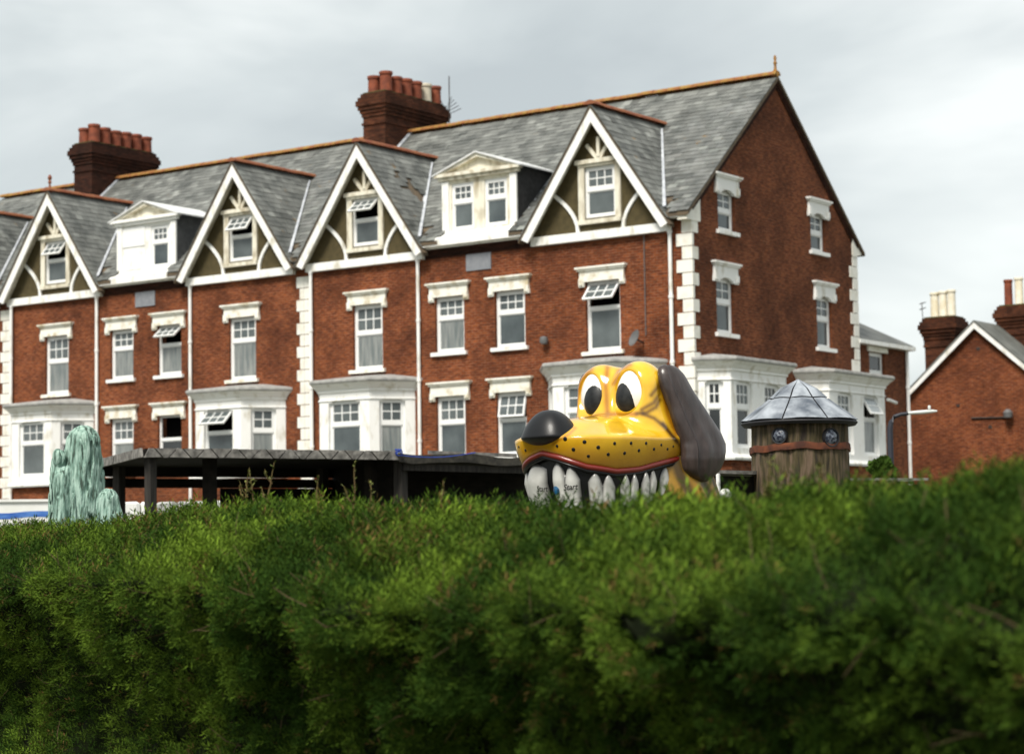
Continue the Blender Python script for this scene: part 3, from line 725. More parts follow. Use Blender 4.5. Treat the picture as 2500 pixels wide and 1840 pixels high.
# ------------------------------------------------------------------ numpy tools: noise, implicit surfaces
_T = rng.random((32, 32, 32)).astype(np.float32)
def vnoise(P):
    P = np.asarray(P, np.float32); i = np.floor(P).astype(int); f = P-i; f = f*f*(3-2*f); i %= 32; j = (i+1) % 32
    x0, y0, z0, x1, y1, z1 = i[..., 0], i[..., 1], i[..., 2], j[..., 0], j[..., 1], j[..., 2]; fx, fy, fz = f[..., 0], f[..., 1], f[..., 2]
    a = _T[x0, y0, z0]*(1-fx)+_T[x1, y0, z0]*fx; b = _T[x0, y1, z0]*(1-fx)+_T[x1, y1, z0]*fx
    c = _T[x0, y0, z1]*(1-fx)+_T[x1, y0, z1]*fx; d = _T[x0, y1, z1]*(1-fx)+_T[x1, y1, z1]*fx
    return (a*(1-fy)+b*fy)*(1-fz)+(c*(1-fy)+d*fy)*fz
def fbm(P, o=3):
    P = np.asarray(P, np.float32); r = 0; w = .5; s = 1
    for k in range(o): r = r+w*vnoise(P*s+17.3*k); w *= .5; s *= 2.03
    return r/(1-.5**o)
def surfnet(fn, lo, hi, h):
    ax = [np.arange(l, u+h, h, dtype=np.float32) for l, u in zip(lo, hi)]
    X, Y, Z = np.meshgrid(*ax, indexing='ij'); D = fn(X, Y, Z).astype(np.float32); S = D < 0
    n = [len(a)-1 for a in ax]; acc = np.zeros((*n, 3), np.float32); cnt = np.zeros(n, np.float32)
    sl = lambda o: tuple(slice(o[k], o[k]+n[k]) for k in range(3))
    cor = [(i, j, k) for i in (0, 1) for j in (0, 1) for k in (0, 1)]
    for a in cor:
        for k in range(3):
            if a[k] == 0:
                b = list(a); b[k] = 1
                da, db = D[sl(a)], D[sl(b)]; m = S[sl(a)] != S[sl(b)]
                t = np.where(m, da/np.where(m, da-db, 1), 0)
                for q in range(3): acc[..., q] += np.where(m, a[q]+(t if q == k else 0), 0)
                cnt += m
    act = cnt > 0; idx = -np.ones(n, int); idx[act] = np.arange(act.sum())
    g = np.argwhere(act); V = np.array(lo)+(g+acc[act]/cnt[act][:, None])*h
    F = []
    for k in range(3):
        u, v = (k+1) % 3, (k+2) % 3
        a = [slice(1, n[q]) for q in range(3)]; b = list(a); a[k] = slice(0, n[k]); b[k] = slice(1, n[k]+1)
        s0, s1 = S[tuple(a)], S[tuple(b)]; e = np.argwhere(s0 != s1)
        if not len(e): continue
        fl = s0[s0 != s1]; base = e.copy(); base[:, u] += 1; base[:, v] += 1
        def cell(du, dv):
            c = base.copy(); c[:, u] += du-1; c[:, v] += dv-1; return idx[c[:, 0], c[:, 1], c[:, 2]]
        q = np.stack([cell(0, 0), cell(1, 0), cell(1, 1), cell(0, 1)], -1); q[~fl] = q[~fl][:, ::-1]; F.append(q)
    return V, np.concatenate(F)
def smin(a, b, k): h = np.clip(.5+.5*(b-a)/k, 0, 1); return b*(1-h)+a*h-k*h*(1-h)
def smax(a, b, k): return -smin(-a, -b, k)
def ell(x, y, z, c, r): 
    q = np.sqrt(((x-c[0])/r[0])**2+((y-c[1])/r[1])**2+((z-c[2])/r[2])**2); return (q-1)*min(r)

# ------------------------------------------------------------------ dog head sculpture
mat('dog_black', (.005, .005, .006), rough=.38, spec=.35, coat=.06)
mat('dog_white', (.82, .82, .80), rough=.2, coat=.4)
mat('dog_pupil', (.006, .007, .008), (.022, .024, .025), scale=18, rough=.5, spec=.3, coat=.05)
mat('dog_red', (.16, .012, .006), rough=.35, coat=.3)
mat('tooth_paint', (.66, .65, .61), (.78, .77, .73), scale=12, rough=.3, coat=.2, attr='paint')
mat('ear_brown', (.020, .012, .010), (.055, .038, .034), scale=9, rough=.38, coat=.22, stretch=(2.2, 2.2, .5), lo=.3, hi=.7, bump=.2, bscale=14, bdist=.01)
mat('logo_blue', (.01, .10, .22), (.02, .03, .05), scale=60, rough=.3)
mat('dog_yellow', (.72, .41, .016), (.82, .49, .020), scale=6, rough=.2, coat=.8, attr='paint', spec=.5)
mat('neck_mustard', (.24, .125, .005), (.36, .20, .008), scale=5, rough=.45, coat=.1, attr='paint')
ca = math.sqrt(.5)
F_w = -RT*ca - FH*ca
DOG = thing('dog_head_sculpture', 'glossy yellow cartoon dog head with brown ear, black nose and big grinning teeth', 'sculpture', W(.726, 15.5, 1.848) + RT*.03, math.atan2(F_w.y, F_w.x))
def uv2(zx, zy): return ((zx-1047.5)*.000791-.03, (1365.5-zy)*.000791)
def at_uv(u, w=0): return (-ca*u + ca*w, ca*u + ca*w)             # image-plane offset u, towards-viewer w -> (forward, left)
MC = .13
KN = np.radians([0, 12, 30, 50, 75, 100, 130, 180]); KV = np.array([.338, .305, .235, .203, .22, .26, .31, .32])
def lip(x, y): return np.interp(np.abs(np.arctan2(y, x-MC)), KN, KV)
def hallow(z):
    t = np.clip((z-.425)/.165, 0, 1.3); b_ = np.clip((.425-z)/.23, 0, 1.5)
    return np.where(z > .425, 1-t**1.45, 1-.13*b_**1.7)
def muzz(x, y, z):
    p = 3.1; h = (np.abs((x-MC)/.67)**p + np.abs(y/.475)**p)**(1/p)
    g = 2.1+4.6*np.clip((z-.415)/.03, 0, 1)
    return (h-hallow(z))/g
def head_sdf(x, y, z):
    m = smax(muzz(x, y, z), lip(x, y)-z, .02)
    m = smin(m, ell(x, y, z, (.25, 0, .47), (.46, .25, .125)), .08)
    hb = ell(x, y, z, (-.22, 0, .60), (.34, .37, .38)); ck = ell(x, y, z, (-.12, 0, .44), (.36, .43, .22))
    lobes = None
    for s in (-1, 1):
        r = 1+.08*np.clip((.8-z)/.25, 0, 1)
        zz = np.maximum(z-.80, 0)
        L = (np.sqrt(((x+.05)/(.175*r))**2+((y-s*.177)/(.195*r))**2+(zz/.20)**2)-1)*.17
        L = np.maximum(L, .48-z)
        lobes = L if lobes is None else smin(lobes, L, .035)
    hd = smin(smin(hb, ck, .12), lobes, .07)
    d = smin(m, hd, .045)
    d = smax(d, .17-z, .02)
    for s in (-1, 1):                                            # eye sockets
        th = s*R(8); cx, cy = .155, s*.188; dx, dy = x-cx, y-cy
        a = dx*math.cos(th)+dy*math.sin(th); b = -dx*math.sin(th)+dy*math.cos(th)
        wd = .150*(1-.35*np.clip((z-.78)/.3, -.1, 1))
        e = (np.sqrt((a/.125)**2+(b/wd)**2+((z-.790)/.188)**2)-1)*.12
        d = smax(d, -e, .018)
    return d
V, Fq = surfnet(head_sdf, (-.62, -.52, .2), (.86, .52, 1.06), .0088)
# airbrushed creases painted on the fibreglass
u_ = -ca*V[:, 0]+ca*V[:, 1]; v_ = V[:, 2]
paint = np.ones((len(V), 3))
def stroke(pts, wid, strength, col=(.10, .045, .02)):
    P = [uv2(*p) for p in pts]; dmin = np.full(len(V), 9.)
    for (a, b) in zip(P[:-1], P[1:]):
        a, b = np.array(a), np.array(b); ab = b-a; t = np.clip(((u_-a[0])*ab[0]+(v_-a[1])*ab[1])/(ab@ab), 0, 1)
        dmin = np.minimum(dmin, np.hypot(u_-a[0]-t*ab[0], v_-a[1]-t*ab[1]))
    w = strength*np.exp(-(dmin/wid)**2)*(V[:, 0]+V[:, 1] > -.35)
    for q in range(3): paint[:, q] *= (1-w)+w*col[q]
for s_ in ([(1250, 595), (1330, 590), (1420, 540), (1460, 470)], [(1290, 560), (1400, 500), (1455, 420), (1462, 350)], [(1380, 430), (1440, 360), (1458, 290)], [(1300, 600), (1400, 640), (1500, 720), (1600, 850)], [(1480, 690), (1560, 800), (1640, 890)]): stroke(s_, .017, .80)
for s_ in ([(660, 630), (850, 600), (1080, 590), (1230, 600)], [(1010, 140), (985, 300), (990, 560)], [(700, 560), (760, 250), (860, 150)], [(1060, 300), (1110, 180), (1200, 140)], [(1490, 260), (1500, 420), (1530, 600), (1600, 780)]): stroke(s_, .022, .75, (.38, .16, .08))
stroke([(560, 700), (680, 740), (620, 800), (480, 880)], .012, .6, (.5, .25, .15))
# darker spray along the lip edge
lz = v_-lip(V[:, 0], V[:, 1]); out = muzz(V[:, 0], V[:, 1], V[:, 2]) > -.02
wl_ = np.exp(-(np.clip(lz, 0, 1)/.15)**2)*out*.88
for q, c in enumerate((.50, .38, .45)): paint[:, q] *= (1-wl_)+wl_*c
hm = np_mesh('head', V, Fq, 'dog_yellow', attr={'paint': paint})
place('head', hm, DOG, world_mode=False)
BV = BVHTree.FromPolygons([Vector(v) for v in V], [tuple(f) for f in Fq])
def cast(zx, zy):
    u, v = uv2(zx, zy); a = at_uv(u, 3); h = BV.ray_cast(Vector((a[0], a[1], v)), Vector((-ca, -ca, 0)))
    return h[0], h[1]
def ball(name, c, r, m, parent, rot=0, n=28, k=18, egg=0):
    mb = MB(); V_ = []; Fc = []
    for i in range(k+1):
        t = math.pi*i/k; z = math.cos(t)
        for j in range(n):
            a = 2*math.pi*j/n; s = math.sin(t)*(1-egg*z)
            p = Vector((r[0]*s*math.cos(a), r[1]*s*math.sin(a), r[2]*z)); p.rotate(Matrix.Rotation(rot, 3, 'Z')); V_.append(p+Vector(c))
    for i in range(k): Fc += [(i*n+j, (i+1)*n+j, (i+1)*n+(j+1) % n, i*n+(j+1) % n) for j in range(n)]
    mb.add(V_, Fc); return mb.build(name, m, parent, smooth=True, world_mode=False)
for s in (-1, 1):
    e = ball('eye', (.006, s*.187, .790), (.097, .148, .190), 'dog_white', DOG, s*R(8), egg=.18)
    ball('pupil', (.030, s*.158, .742), (.092, .112, .148), 'dog_pupil', e, s*R(5), egg=.12)
# nose
def nose_sdf(x, y, z):
    zb = np.clip((.43-z)/.09, 0, 1); k = 1-.70*zb**1.2; kt = 1-.30*np.clip((z-.44)/.18, 0, 1)
    px = np.abs((x-.70)/(.178*k*kt)); py = np.abs(y/(.205*k*kt)); pz = np.where(z > .44, np.abs(z-.44)/.190, np.abs(z-.44)/.095)
    return ((px**2.6+py**2.3)+pz**2.6)**(1/2.5)*.12-.12
NV, NF = surfnet(nose_sdf, (.5, -.3, .3), (.96, .3, .7), .0085)
place('nose', np_mesh('nose', NV, NF, 'dog_black'), DOG, world_mode=False)
# freckles on the lips
for zx, zy, r in ((585, 842, 1.2), (655, 935, 1.1), (752, 872, 1.1), (872, 920, 1.1), (785, 995, .9), (1018, 885, 1), (960, 980, 1), (1108, 968, 1), (1168, 880, 1), (1240, 942, 1), (1308, 876, .95), (1382, 925, .95), (1452, 886, .8), (1512, 920, .8), (1568, 895, .7), (515, 900, .9), (182, 885, .8), (240, 920, .9), (155, 968, .8)):
    p, n = cast(zx, zy)
    if p is None: continue
    q = n.to_track_quat('Z', 'Y'); mb = MB(); mb.lathe([(0, .004), (.008*r, .0035), (.0125*r, .001), (.0135*r, -.002)], (0, 0, 0), 10)
    o = place('freckle', mb.mesh('freckle', 'dog_black'), DOG, p, world_mode=False); o.rotation_euler = q.to_euler()
# mouth block with teeth
JC = .11
def mouth_r(t, z):
    tp = np.interp(z, [-1.1, -.35, -.02, .12, .36], [.86, .86, .90, .975, 1.0]); c, s = np.cos(t), np.sin(t); p = 2.8
    return tp/(np.abs(c/.625)**p+np.abs(s/.425)**p)**(1/p)
def MP(t, z, o=0):
    r = mouth_r(t, z)+o; return (JC+r*math.cos(t), r*math.sin(t), z)
mb = MB(); nt_ = 72; zs_ = [-1.1, -.4, -.1, -.02, .06, .14, .22, .30, .38]
mb.add([MP(2*math.pi*i/nt_, z) for z in zs_ for i in range(nt_)], [(j*nt_+i, j*nt_+(i+1) % nt_, (j+1)*nt_+(i+1) % nt_, (j+1)*nt_+i) for j in range(len(zs_)-1) for i in range(nt_)])
mouth = mb.build('mouth', 'dog_black', DOG, smooth=True, world_mode=False)
tt = np.radians(np.linspace(-48, 140, 600)); uu = np.array([-ca*MP(t, .12)[0]+ca*MP(t, .12)[1] for t in tt])
def t_of(zx): return float(np.interp(uv2(zx, 0)[0], uu, tt))
TE = [(268, 455), (472, 728), (766, 1036), (1056, 1244), (1252, 1404), (1424, 1588)]
spans = [(t_of(a), t_of(b)) for a, b in TE]
t0 = spans[0]; spans = [(-s1, -s0) for s0, s1 in spans[2:5]][::-1] + [(-.62, -.34)] + spans
teeth = []
for (a, b) in spans:
    a, b = a+.04*(b-a), b-.04*(b-a)
    na, nb = 22, 20; V_ = []; pt = []
    wid = (b-a)
    for j in range(nb+1):
        for i in range(na+1):
            al = -1+2*i/na; be = j/nb
            t = a+wid*(al+1)/2; x, y = MP(t, .2)[:2]; top = float(lip(np.array(x), np.array(y)))-.035-.085*(abs(abs(al)-.45)/.55)**1.3-.02*math.exp(-(al/.12)**2)
            z = -.16+(top+.16)*be
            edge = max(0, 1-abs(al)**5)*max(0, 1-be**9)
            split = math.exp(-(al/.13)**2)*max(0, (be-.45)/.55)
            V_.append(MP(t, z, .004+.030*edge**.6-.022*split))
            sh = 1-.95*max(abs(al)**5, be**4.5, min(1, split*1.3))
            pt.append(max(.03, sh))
    Fc = [(j*(na+1)+i, j*(na+1)+i+1, (j+1)*(na+1)+i+1, (j+1)*(na+1)+i) for j in range(nb) for i in range(na)]
    teeth.append(place('tooth', np_mesh('tooth', V_, Fc, 'tooth_paint', attr={'paint': np.array(pt)}), DOG, world_mode=False))
# red lip line
pts = []
for t in np.radians(np.linspace(-124, 124, 130)):
    z = float(np.interp(abs(t), KN, KV)); h = float(hallow(np.array(z))); p = 3.1
    r = h/(abs(math.cos(t)/.67)**p+abs(math.sin(t)/.475)**p)**(1/p)-.010
    pts.append((MC+r*math.cos(t), r*math.sin(t), z-.013))
MB().tube(pts, .021, 10).build('lip', 'dog_red', DOG, world_mode=False)
MB().tube([(p[0]-.012*(p[0]-MC), p[1]*.988, p[2]-.028) for p in pts], .016, 8).build('gum_line', 'dog_black', DOG, world_mode=False)
# "Start" lettering either side of a blue oval
def lettering(body, zx, zy, size, tooth, tilt=0):
    cu = bpy.data.curves.new('lettering', 'FONT'); cu.body = body; cu.size = size; cu.align_x = 'CENTER'; cu.shear = .35; cu.offset = size*.012; cu.resolution_u = 3
    tmp = bpy.data.objects.new('lettering', cu); COL.objects.link(tmp); bpy.context.view_layer.update()
    me = bpy.data.meshes.new_from_object(tmp.evaluated_get(bpy.context.evaluated_depsgraph_get())); bpy.data.objects.remove(tmp)
    bm = bmesh.new(); bm.from_mesh(me); bmesh.ops.subdivide_edges(bm, edges=[e_ for e_ in bm.edges if e_.calc_length() > .008], cuts=2); bm.to_mesh(me); bm.free()
    t0 = t_of(zx); z0 = uv2(0, zy)[1]; r0 = mouth_r(t0, z0)
    for v in me.vertices:
        x, y = v.co.x, v.co.y; v.co = MP(t0+x/r0/1.15, z0+y+x*tilt, .0395)
    me.materials.clear(); me.materials.append(MATS['dog_black'])
    place('lettering', me, tooth, world_mode=False)
lettering('Start', 400, 1290, .058, teeth[4], -.03); lettering('Start', 636, 1283, .058, teeth[5], .05)
t0 = t_of(518); z0 = uv2(0, 1280)[1]
p = Vector(MP(t0, z0, .035)); o = place('logo_oval', MB().lathe([(0, .008), (.018, .007), (.026, 0), (.024, -.004)], (0, 0, 0), 18).mesh('logo_oval', 'logo_blue'), DOG, p, world_mode=False)
o.rotation_euler = Vector((math.cos(t0), math.sin(t0), 0)).to_track_quat('Z', 'Y').to_euler(); o.scale = (1, 1.35, 1)
# ears
SEC = [(150, 1490, 1590, .03), (168, 1455, 1640, .055), (230, 1440, 1702, .075), (300, 1450, 1742, .08), (380, 1470, 1785, .085), (550, 1535, 1902, .085), (660, 1565, 1975, .09), (760, 1598, 2042, .10), (860, 1632, 2082, .11), (940, 1640, 2080, .115), (1010, 1636, 2066, .115), (1100, 1650, 2022, .10), (1170, 1700, 1950, .08), (1205, 1770, 1890, .04)]
def ear(sg):
    V_ = []; n = 40
    zz = [s[0] for s in SEC]; zi = np.linspace(zz[0], zz[-1], 44)
    for zy in zi:
        l = np.interp(zy, zz, [s[1] for s in SEC]); r_ = np.interp(zy, zz, [s[2] for s in SEC]); th = np.interp(zy, zz, [s[3] for s in SEC])
        uc = uv2((l+r_)/2, 0)[0]; hw = (r_-l)/2*.000791; v = uv2(0, zy)[1]; S = float(np.interp(v, [.1, .35, .6, .95], [.50, .50, .45, .37]))
        Fc_ = S-uc/ca; wF = math.sqrt(max(hw*hw-(ca*th)**2, .0004))/ca
        for j in range(n):
            a = 2*math.pi*j/n; c, s = math.cos(a), math.sin(a)
            g = (.78-.30*math.exp(-((c-.52)/.10)**2)*min(1, max(0, (zy-180)/250))+.16*math.exp(-((c-.74)/.12)**2)-.10*math.exp(-((c+.15)/.16)**2)*min(1, max(0, (zy-500)/300))) if s > 0 else .8
            s = math.copysign(abs(s)**.8, s)
            V_.append((Fc_+wF*c, sg*(S+th*s*g), v))
    m = len(zi); Fc = [(i*n+j, i*n+(j+1) % n, (i+1)*n+(j+1) % n, (i+1)*n+j) for i in range(m-1) for j in range(n)]
    Fc += [tuple(range(n)), tuple(range((m-1)*n, m*n))]
    MB().add(V_, Fc).build('ear', 'ear_brown', DOG, smooth=True, world_mode=False)
ear(1); ear(-1)
# neck draped below the ears
def neck_sdf(x, y, z):
    a = np.arctan2(y, x+.30); k = 1+.028*np.sin(17*a+3*np.sin(z*6))*np.clip((.2-z)*5, 0, 1)
    rr = np.interp(z, [-1.1, -.3, .05, .3, .45], [.60, .54, .50, .44, .3])
    return np.maximum((np.sqrt(((x+.30)/1.0)**2+(y/1.08)**2)-rr*k)*.9, np.maximum(z-.42, -1.08-z))
NV, NF = surfnet(neck_sdf, (-1.0, -.75, -1.1), (.45, .75, .5), .02)
a_ = np.arctan2(NV[:, 1], NV[:, 0]+.30); pn = .22+.78*np.clip(.5+.9*np.sin(17*a_+3*np.sin(NV[:, 2]*6)), 0, 1)
place('neck', np_mesh('neck', NV, NF, 'neck_mustard', attr={'paint': pn}), DOG, world_mode=False)

# ------------------------------------------------------------------ barrel hut
mat('bark', (.022, .015, .010), (.135, .092, .060), scale=7, rough=.9, stretch=(3.5, 3.5, .5), lo=.33, hi=.62, bump=.8, bscale=9, c3=(.058, .045, .017), c3pos=.47, bdist=.03)
mat('rust', (.055, .016, .008), (.17, .048, .016), scale=9, rough=.85, lo=.4, hi=.65)
mat('lead_panel', (.075, .090, .115), (.36, .39, .43), scale=6, rough=.6, lo=.34, hi=.66, bump=.4, bscale=16)
mat('hut_dark', (.012, .012, .015), rough=.6)
mat('lens_glass', (.02, .024, .04), (.16, .18, .22), scale=38, rough=.15, lo=.42, hi=.62, bump=.5, bscale=40)
BC = W(2.34, 17.5, 0); bz = 2.50
HUT = thing('barrel_hut', 'round bark-clad barrel hut with grey lead cone roof and rusty hoop', 'hut', W(2.34, 17.5, .85))
n, mrows = 120, 46; V_ = []; zs_ = np.linspace(.7, bz+.06, mrows)
for z in zs_:
    for j in range(n):
        a = 2*math.pi*j/n; P = np.array([[math.cos(a)*7, math.sin(a)*7, z*1.1]])
        g = float(fbm(P, 3)[0])+.6*float(vnoise(P*np.array([[3, 3, .8]]))[0]); r = .388+.012*(bz-z)+.035*(g-.8)
        V_.append((BC.x+r*math.cos(a), BC.y+r*math.sin(a), z))
place('wall', np_mesh('wall', V_, [(i*n+j, i*n+(j+1) % n, (i+1)*n+(j+1) % n, (i+1)*n+j) for i in range(mrows-1) for j in range(n)], 'bark'), HUT)
hz = bz-.215; V_ = []; nn_ = 64
for j in range(nn_):
    a = 2*math.pi*j/nn_; wv = .005*math.sin(a*5+1)+.004*math.sin(a*11)
    for r, z in ((.390, -.030), (.409, -.028), (.412, 0), (.409, .026), (.390, .028)): V_.append((BC.x+r*math.cos(a), BC.y+r*math.sin(a), hz+wv+z+.018*math.cos(a-YAW)))
MB().add(V_, [(j*5+k, ((j+1) % nn_)*5+k, ((j+1) % nn_)*5+k+1, j*5+k+1) for j in range(nn_) for k in range(4)]).build('hoop', 'rust', HUT, smooth=True)
prof = [(.470, 0), (.40, .062), (.30, .135), (.235, .185), (.15, .265), (.0, .352)]
MB().lathe([(.36, -.03), (.455, -.035), (.475, -.012), (.462, .004)]+[(r-.010, z-.006) for r, z in prof[1:]], (BC.x, BC.y, bz+.01), 48).build('roof_base', 'hut_dark', HUT)
for tier, (ra, rb, ns, ph) in enumerate((((0, 3), (3, 5), 8, 0), )[0:0] or [((0, 1, 2, 3), None, 8, .2), ((3, 4, 5), None, 8, .2)]):
    idxs = ra
    for s in range(ns):
        V_ = []; Fc = []; m = 7; gap = .012
        for q in idxs:
            r, z = prof[q]; z = z+(.006 if q == 0 else 0)
            if q == idxs[0] and tier: r, z = r-.006, z+.006
            if q == idxs[-1] and not tier: r, z = r+.006, z-.004
            dg = gap/2/max(r, .05) if r > .02 else 0
            for k in range(m):
                a = ph+2*math.pi*(s+k/(m-1))/ns; a += dg*(1-2*k/(m-1)); c = .006*math.sin(math.pi*k/(m-1)) if r > .02 else 0
                V_.append((BC.x+(r+c)*math.cos(a), BC.y+(r+c)*math.sin(a), bz+.012+z+c))
        Fc = [(q*m+k, q*m+k+1, (q+1)*m+k+1, (q+1)*m+k) for q in range(len(idxs)-1) for k in range(m-1)]
        MB().add(V_, Fc).build('roof_panel', 'lead_panel', HUT, smooth=True)
toCam = math.atan2(-FH.y, -FH.x)
for off, zz, r in ((-31, bz-.115, .062), (31, bz-.135, .072)):
    a = toCam+R(off); c = Vector((BC.x+.395*math.cos(a), BC.y+.395*math.sin(a), zz)); rot = Vector((math.cos(a), math.sin(a), 0)).to_track_quat('Z', 'Y').to_euler()
    o = place('porthole', MB().lathe([(0, .03), (r*.5, .026), (r*.85, .012), (r*.95, 0)], (0, 0, 0), 22).mesh('porthole', 'lens_glass'), HUT, c); o.rotation_euler = rot
    rg = bpy.data.objects.new('rim', MB().lathe([(r*.92, -.01), (r*.92, .016), (r*1.06, .018), (r*1.1, -.01)], (0, 0, 0), 22).mesh('rim', 'hut_dark')); link(rg, o)

# ------------------------------------------------------------------ verdigris rocks
mat('verdigris', (.045, .075, .055), (.40, .56, .48), scale=16, rough=.85, stretch=(2.2, 2.2, .45), lo=.34, hi=.60, bump=.9, bscale=26, bdist=.03, c3=(.20, .33, .27), c3pos=.47)
def rock(name, label, lobes, zmin, group=None):
    c0 = Vector(lobes[0][:2])
    def f(x, y, z):
        d = None
        for (lx, ly, zt, r, squ) in lobes:
            k = (x-lx)*RT.x+(y-ly)*RT.y; w = (x-lx)*FH.x+(y-ly)*FH.y
            zz = np.maximum(z-(zt-r*squ), 0)/squ; rr = r*(1+.10*np.clip((zt-z), 0, 1.2))
            e_ = np.sqrt(k*k+(w/1.0)**2+(zz*rr/r)**2)-rr
            d = e_ if d is None else smin(d, e_, .05)
        P = np.stack([x*11, y*11, z*2.0], -1); g = vnoise(P); g2 = vnoise(P*2.1+5)
        return (d+.040*(np.exp(-((g-.5)/.07)**2)-.2)+.020*(np.exp(-((g2-.5)/.07)**2)-.2))*.8
    xs = [l[0] for l in lobes]; ys = [l[1] for l in lobes]; pad = max(l[3] for l in lobes)+.16
    V, Fq = surfnet(f, (min(xs)-pad, min(ys)-pad, zmin), (max(xs)+pad, max(ys)+pad, max(l[2] for l in lobes)+.1), .012)
    o = link(bpy.data.objects.new(name, np_mesh(name, V-np.array([c0.x, c0.y, zmin]), Fq, 'verdigris'))); o.location = (c0.x, c0.y, zmin); o['label'] = label; o['category'] = 'rock'
    if group: o['group'] = group
    return o
def L_(lat, d, zt, r, squ): p = W(lat, d); return (p.x, p.y, zt, r, squ)
rock('rock_pillar', 'tall fluted verdigris-green artificial rock pillar behind the hedge', [L_(-3.71, 18.5, 2.625, .138, 1.1), L_(-3.92, 18.45, 2.42, .065, 1.3), L_(-3.67, 18.55, 2.40, .125, 1.2), L_(-3.85, 18.42, 2.28, .09, 1.2)], .75, 'artificial rocks')
rock('rock_mound', 'small pale fluted green rock dome beside the tall rock pillar', [L_(-3.43, 18.15, 2.065, .085, 1.3), L_(-3.42, 18.17, 1.93, .105, 1.2)], .75, 'artificial rocks')

# ------------------------------------------------------------------ timber shelter
mat('shaded_timber', (.006, .005, .004), (.015, .012, .009), scale=5, rough=.9, stretch=(1, 1, 3), spec=.2)  # near-black colour stands in for the deep shade under the roofs
mat('post_timber', (.010, .008, .007), (.035, .030, .025), scale=6, rough=.9, stretch=(4, 4, .4))
mat('grey_board', (.09, .085, .078), (.26, .245, .225), scale=11, rough=.9, lo=.35, hi=.65, bump=.4, bscale=40)
mat('felt', (.015, .014, .012), (.05, .045, .035), scale=12, rough=.95)
mat('rope_blue', (.02, .05, .32), (.03, .08, .42), scale=20, rough=.8)
ZT = 2.808
fl, fr_, lb = W(-4.484, 26, ZT), W(-1.491, 27.8, ZT), W(-5.591, 28.98, ZT)
back = lb-fl; rb = fr_+back; along = (fr_-fl).normalized(); bdir = back.normalized(); up = Vector((0, 0, 1))
SH_ = thing('timber_shelter', 'dark open timber shelter with grey zigzag-edged flat roof', 'shelter', (fl.x, fl.y, .85))
ins = .03
MB().prism([fl+bdir*ins+along*ins-up*.10, fr_+bdir*ins-up*.10, rb-up*.10, lb+along*ins-up*.10], (0, 0, .095)).build('roof', 'shaded_timber', SH_)
def zigzag(a, b, nrm, ncount, parent, skipend=0):
    d = (b-a); L = d.length; d.normalize(); st = L/ncount; h = .112
    for i in range(ncount):
        s0, s1 = i*st, (i+1)*st; sl_ = .055; g_ = .010
        if i % 2: q = [(s0-sl_+g_, 0), (s1+sl_-g_, 0), (s1-sl_-g_, -h), (s0+sl_+g_, -h)]
        else: q = [(s0+sl_+g_, 0), (s1-sl_-g_, 0), (s1+sl_-g_, -h), (s0-sl_+g_, -h)]
        q = [(min(max(x, .004), L-.004), z) for x, z in q]
        th = .035+random.uniform(-.004, .004)
        MB().prism([a+d*x+up*(z+random.uniform(-.004, .004)) for x, z in q], nrm*th).build('fascia_board', 'grey_board', parent)
nf = -bdir; nf = (nf-along*nf.dot(along)).normalized(); nl = (-along+bdir*along.dot(bdir)).normalized()
zigzag(fl, fr_, nf, 19, SH_); zigzag(lb, fl, nl, 5, SH_)
def post(parent, p, w, ztop, m='post_timber'):
    MB().box(p.x-w/2, p.x+w/2, p.y-w/2, p.y+w/2, .6, ztop).build('post', m, parent)
for s, w, m_ in ((.12, .105, 'post_timber'), (.98, .13, 'shaded_timber'), (3.25, .12, 'shaded_timber')): post(SH_, fl+along*s+bdir*(.14 if s < .5 else .5), w, ZT-.1, m_)
post(SH_, lb+along*.25-bdir*.15, .12, ZT-.1); post(SH_, rb-along*.2-bdir*.15, .12, ZT-.1)
bk0, bk1 = lb-bdir*.04, rb-bdir*.04
def plank(a, b, z0, z1, m='shaded_timber', name='plank', parent=SH_): MB().prism([Vector((a.x, a.y, z0)), Vector((b.x, b.y, z0)), Vector((b.x, b.y, z1)), Vector((a.x, a.y, z1))], bdir*.03).build(name, m, parent)
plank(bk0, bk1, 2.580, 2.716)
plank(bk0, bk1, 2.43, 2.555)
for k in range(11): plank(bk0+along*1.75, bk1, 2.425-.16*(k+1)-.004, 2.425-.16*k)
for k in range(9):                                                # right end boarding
    a, b = fr_+bdir*.3, rb-bdir*.0; MB().prism([Vector((a.x, a.y, 2.716-.2*(k+1)-.004)), Vector((b.x, b.y, 2.716-.2*(k+1)-.004)), Vector((b.x, b.y, 2.716-.2*k)), Vector((a.x, a.y, 2.716-.2*k))], along*.03).build('plank', 'shaded_timber', SH_)
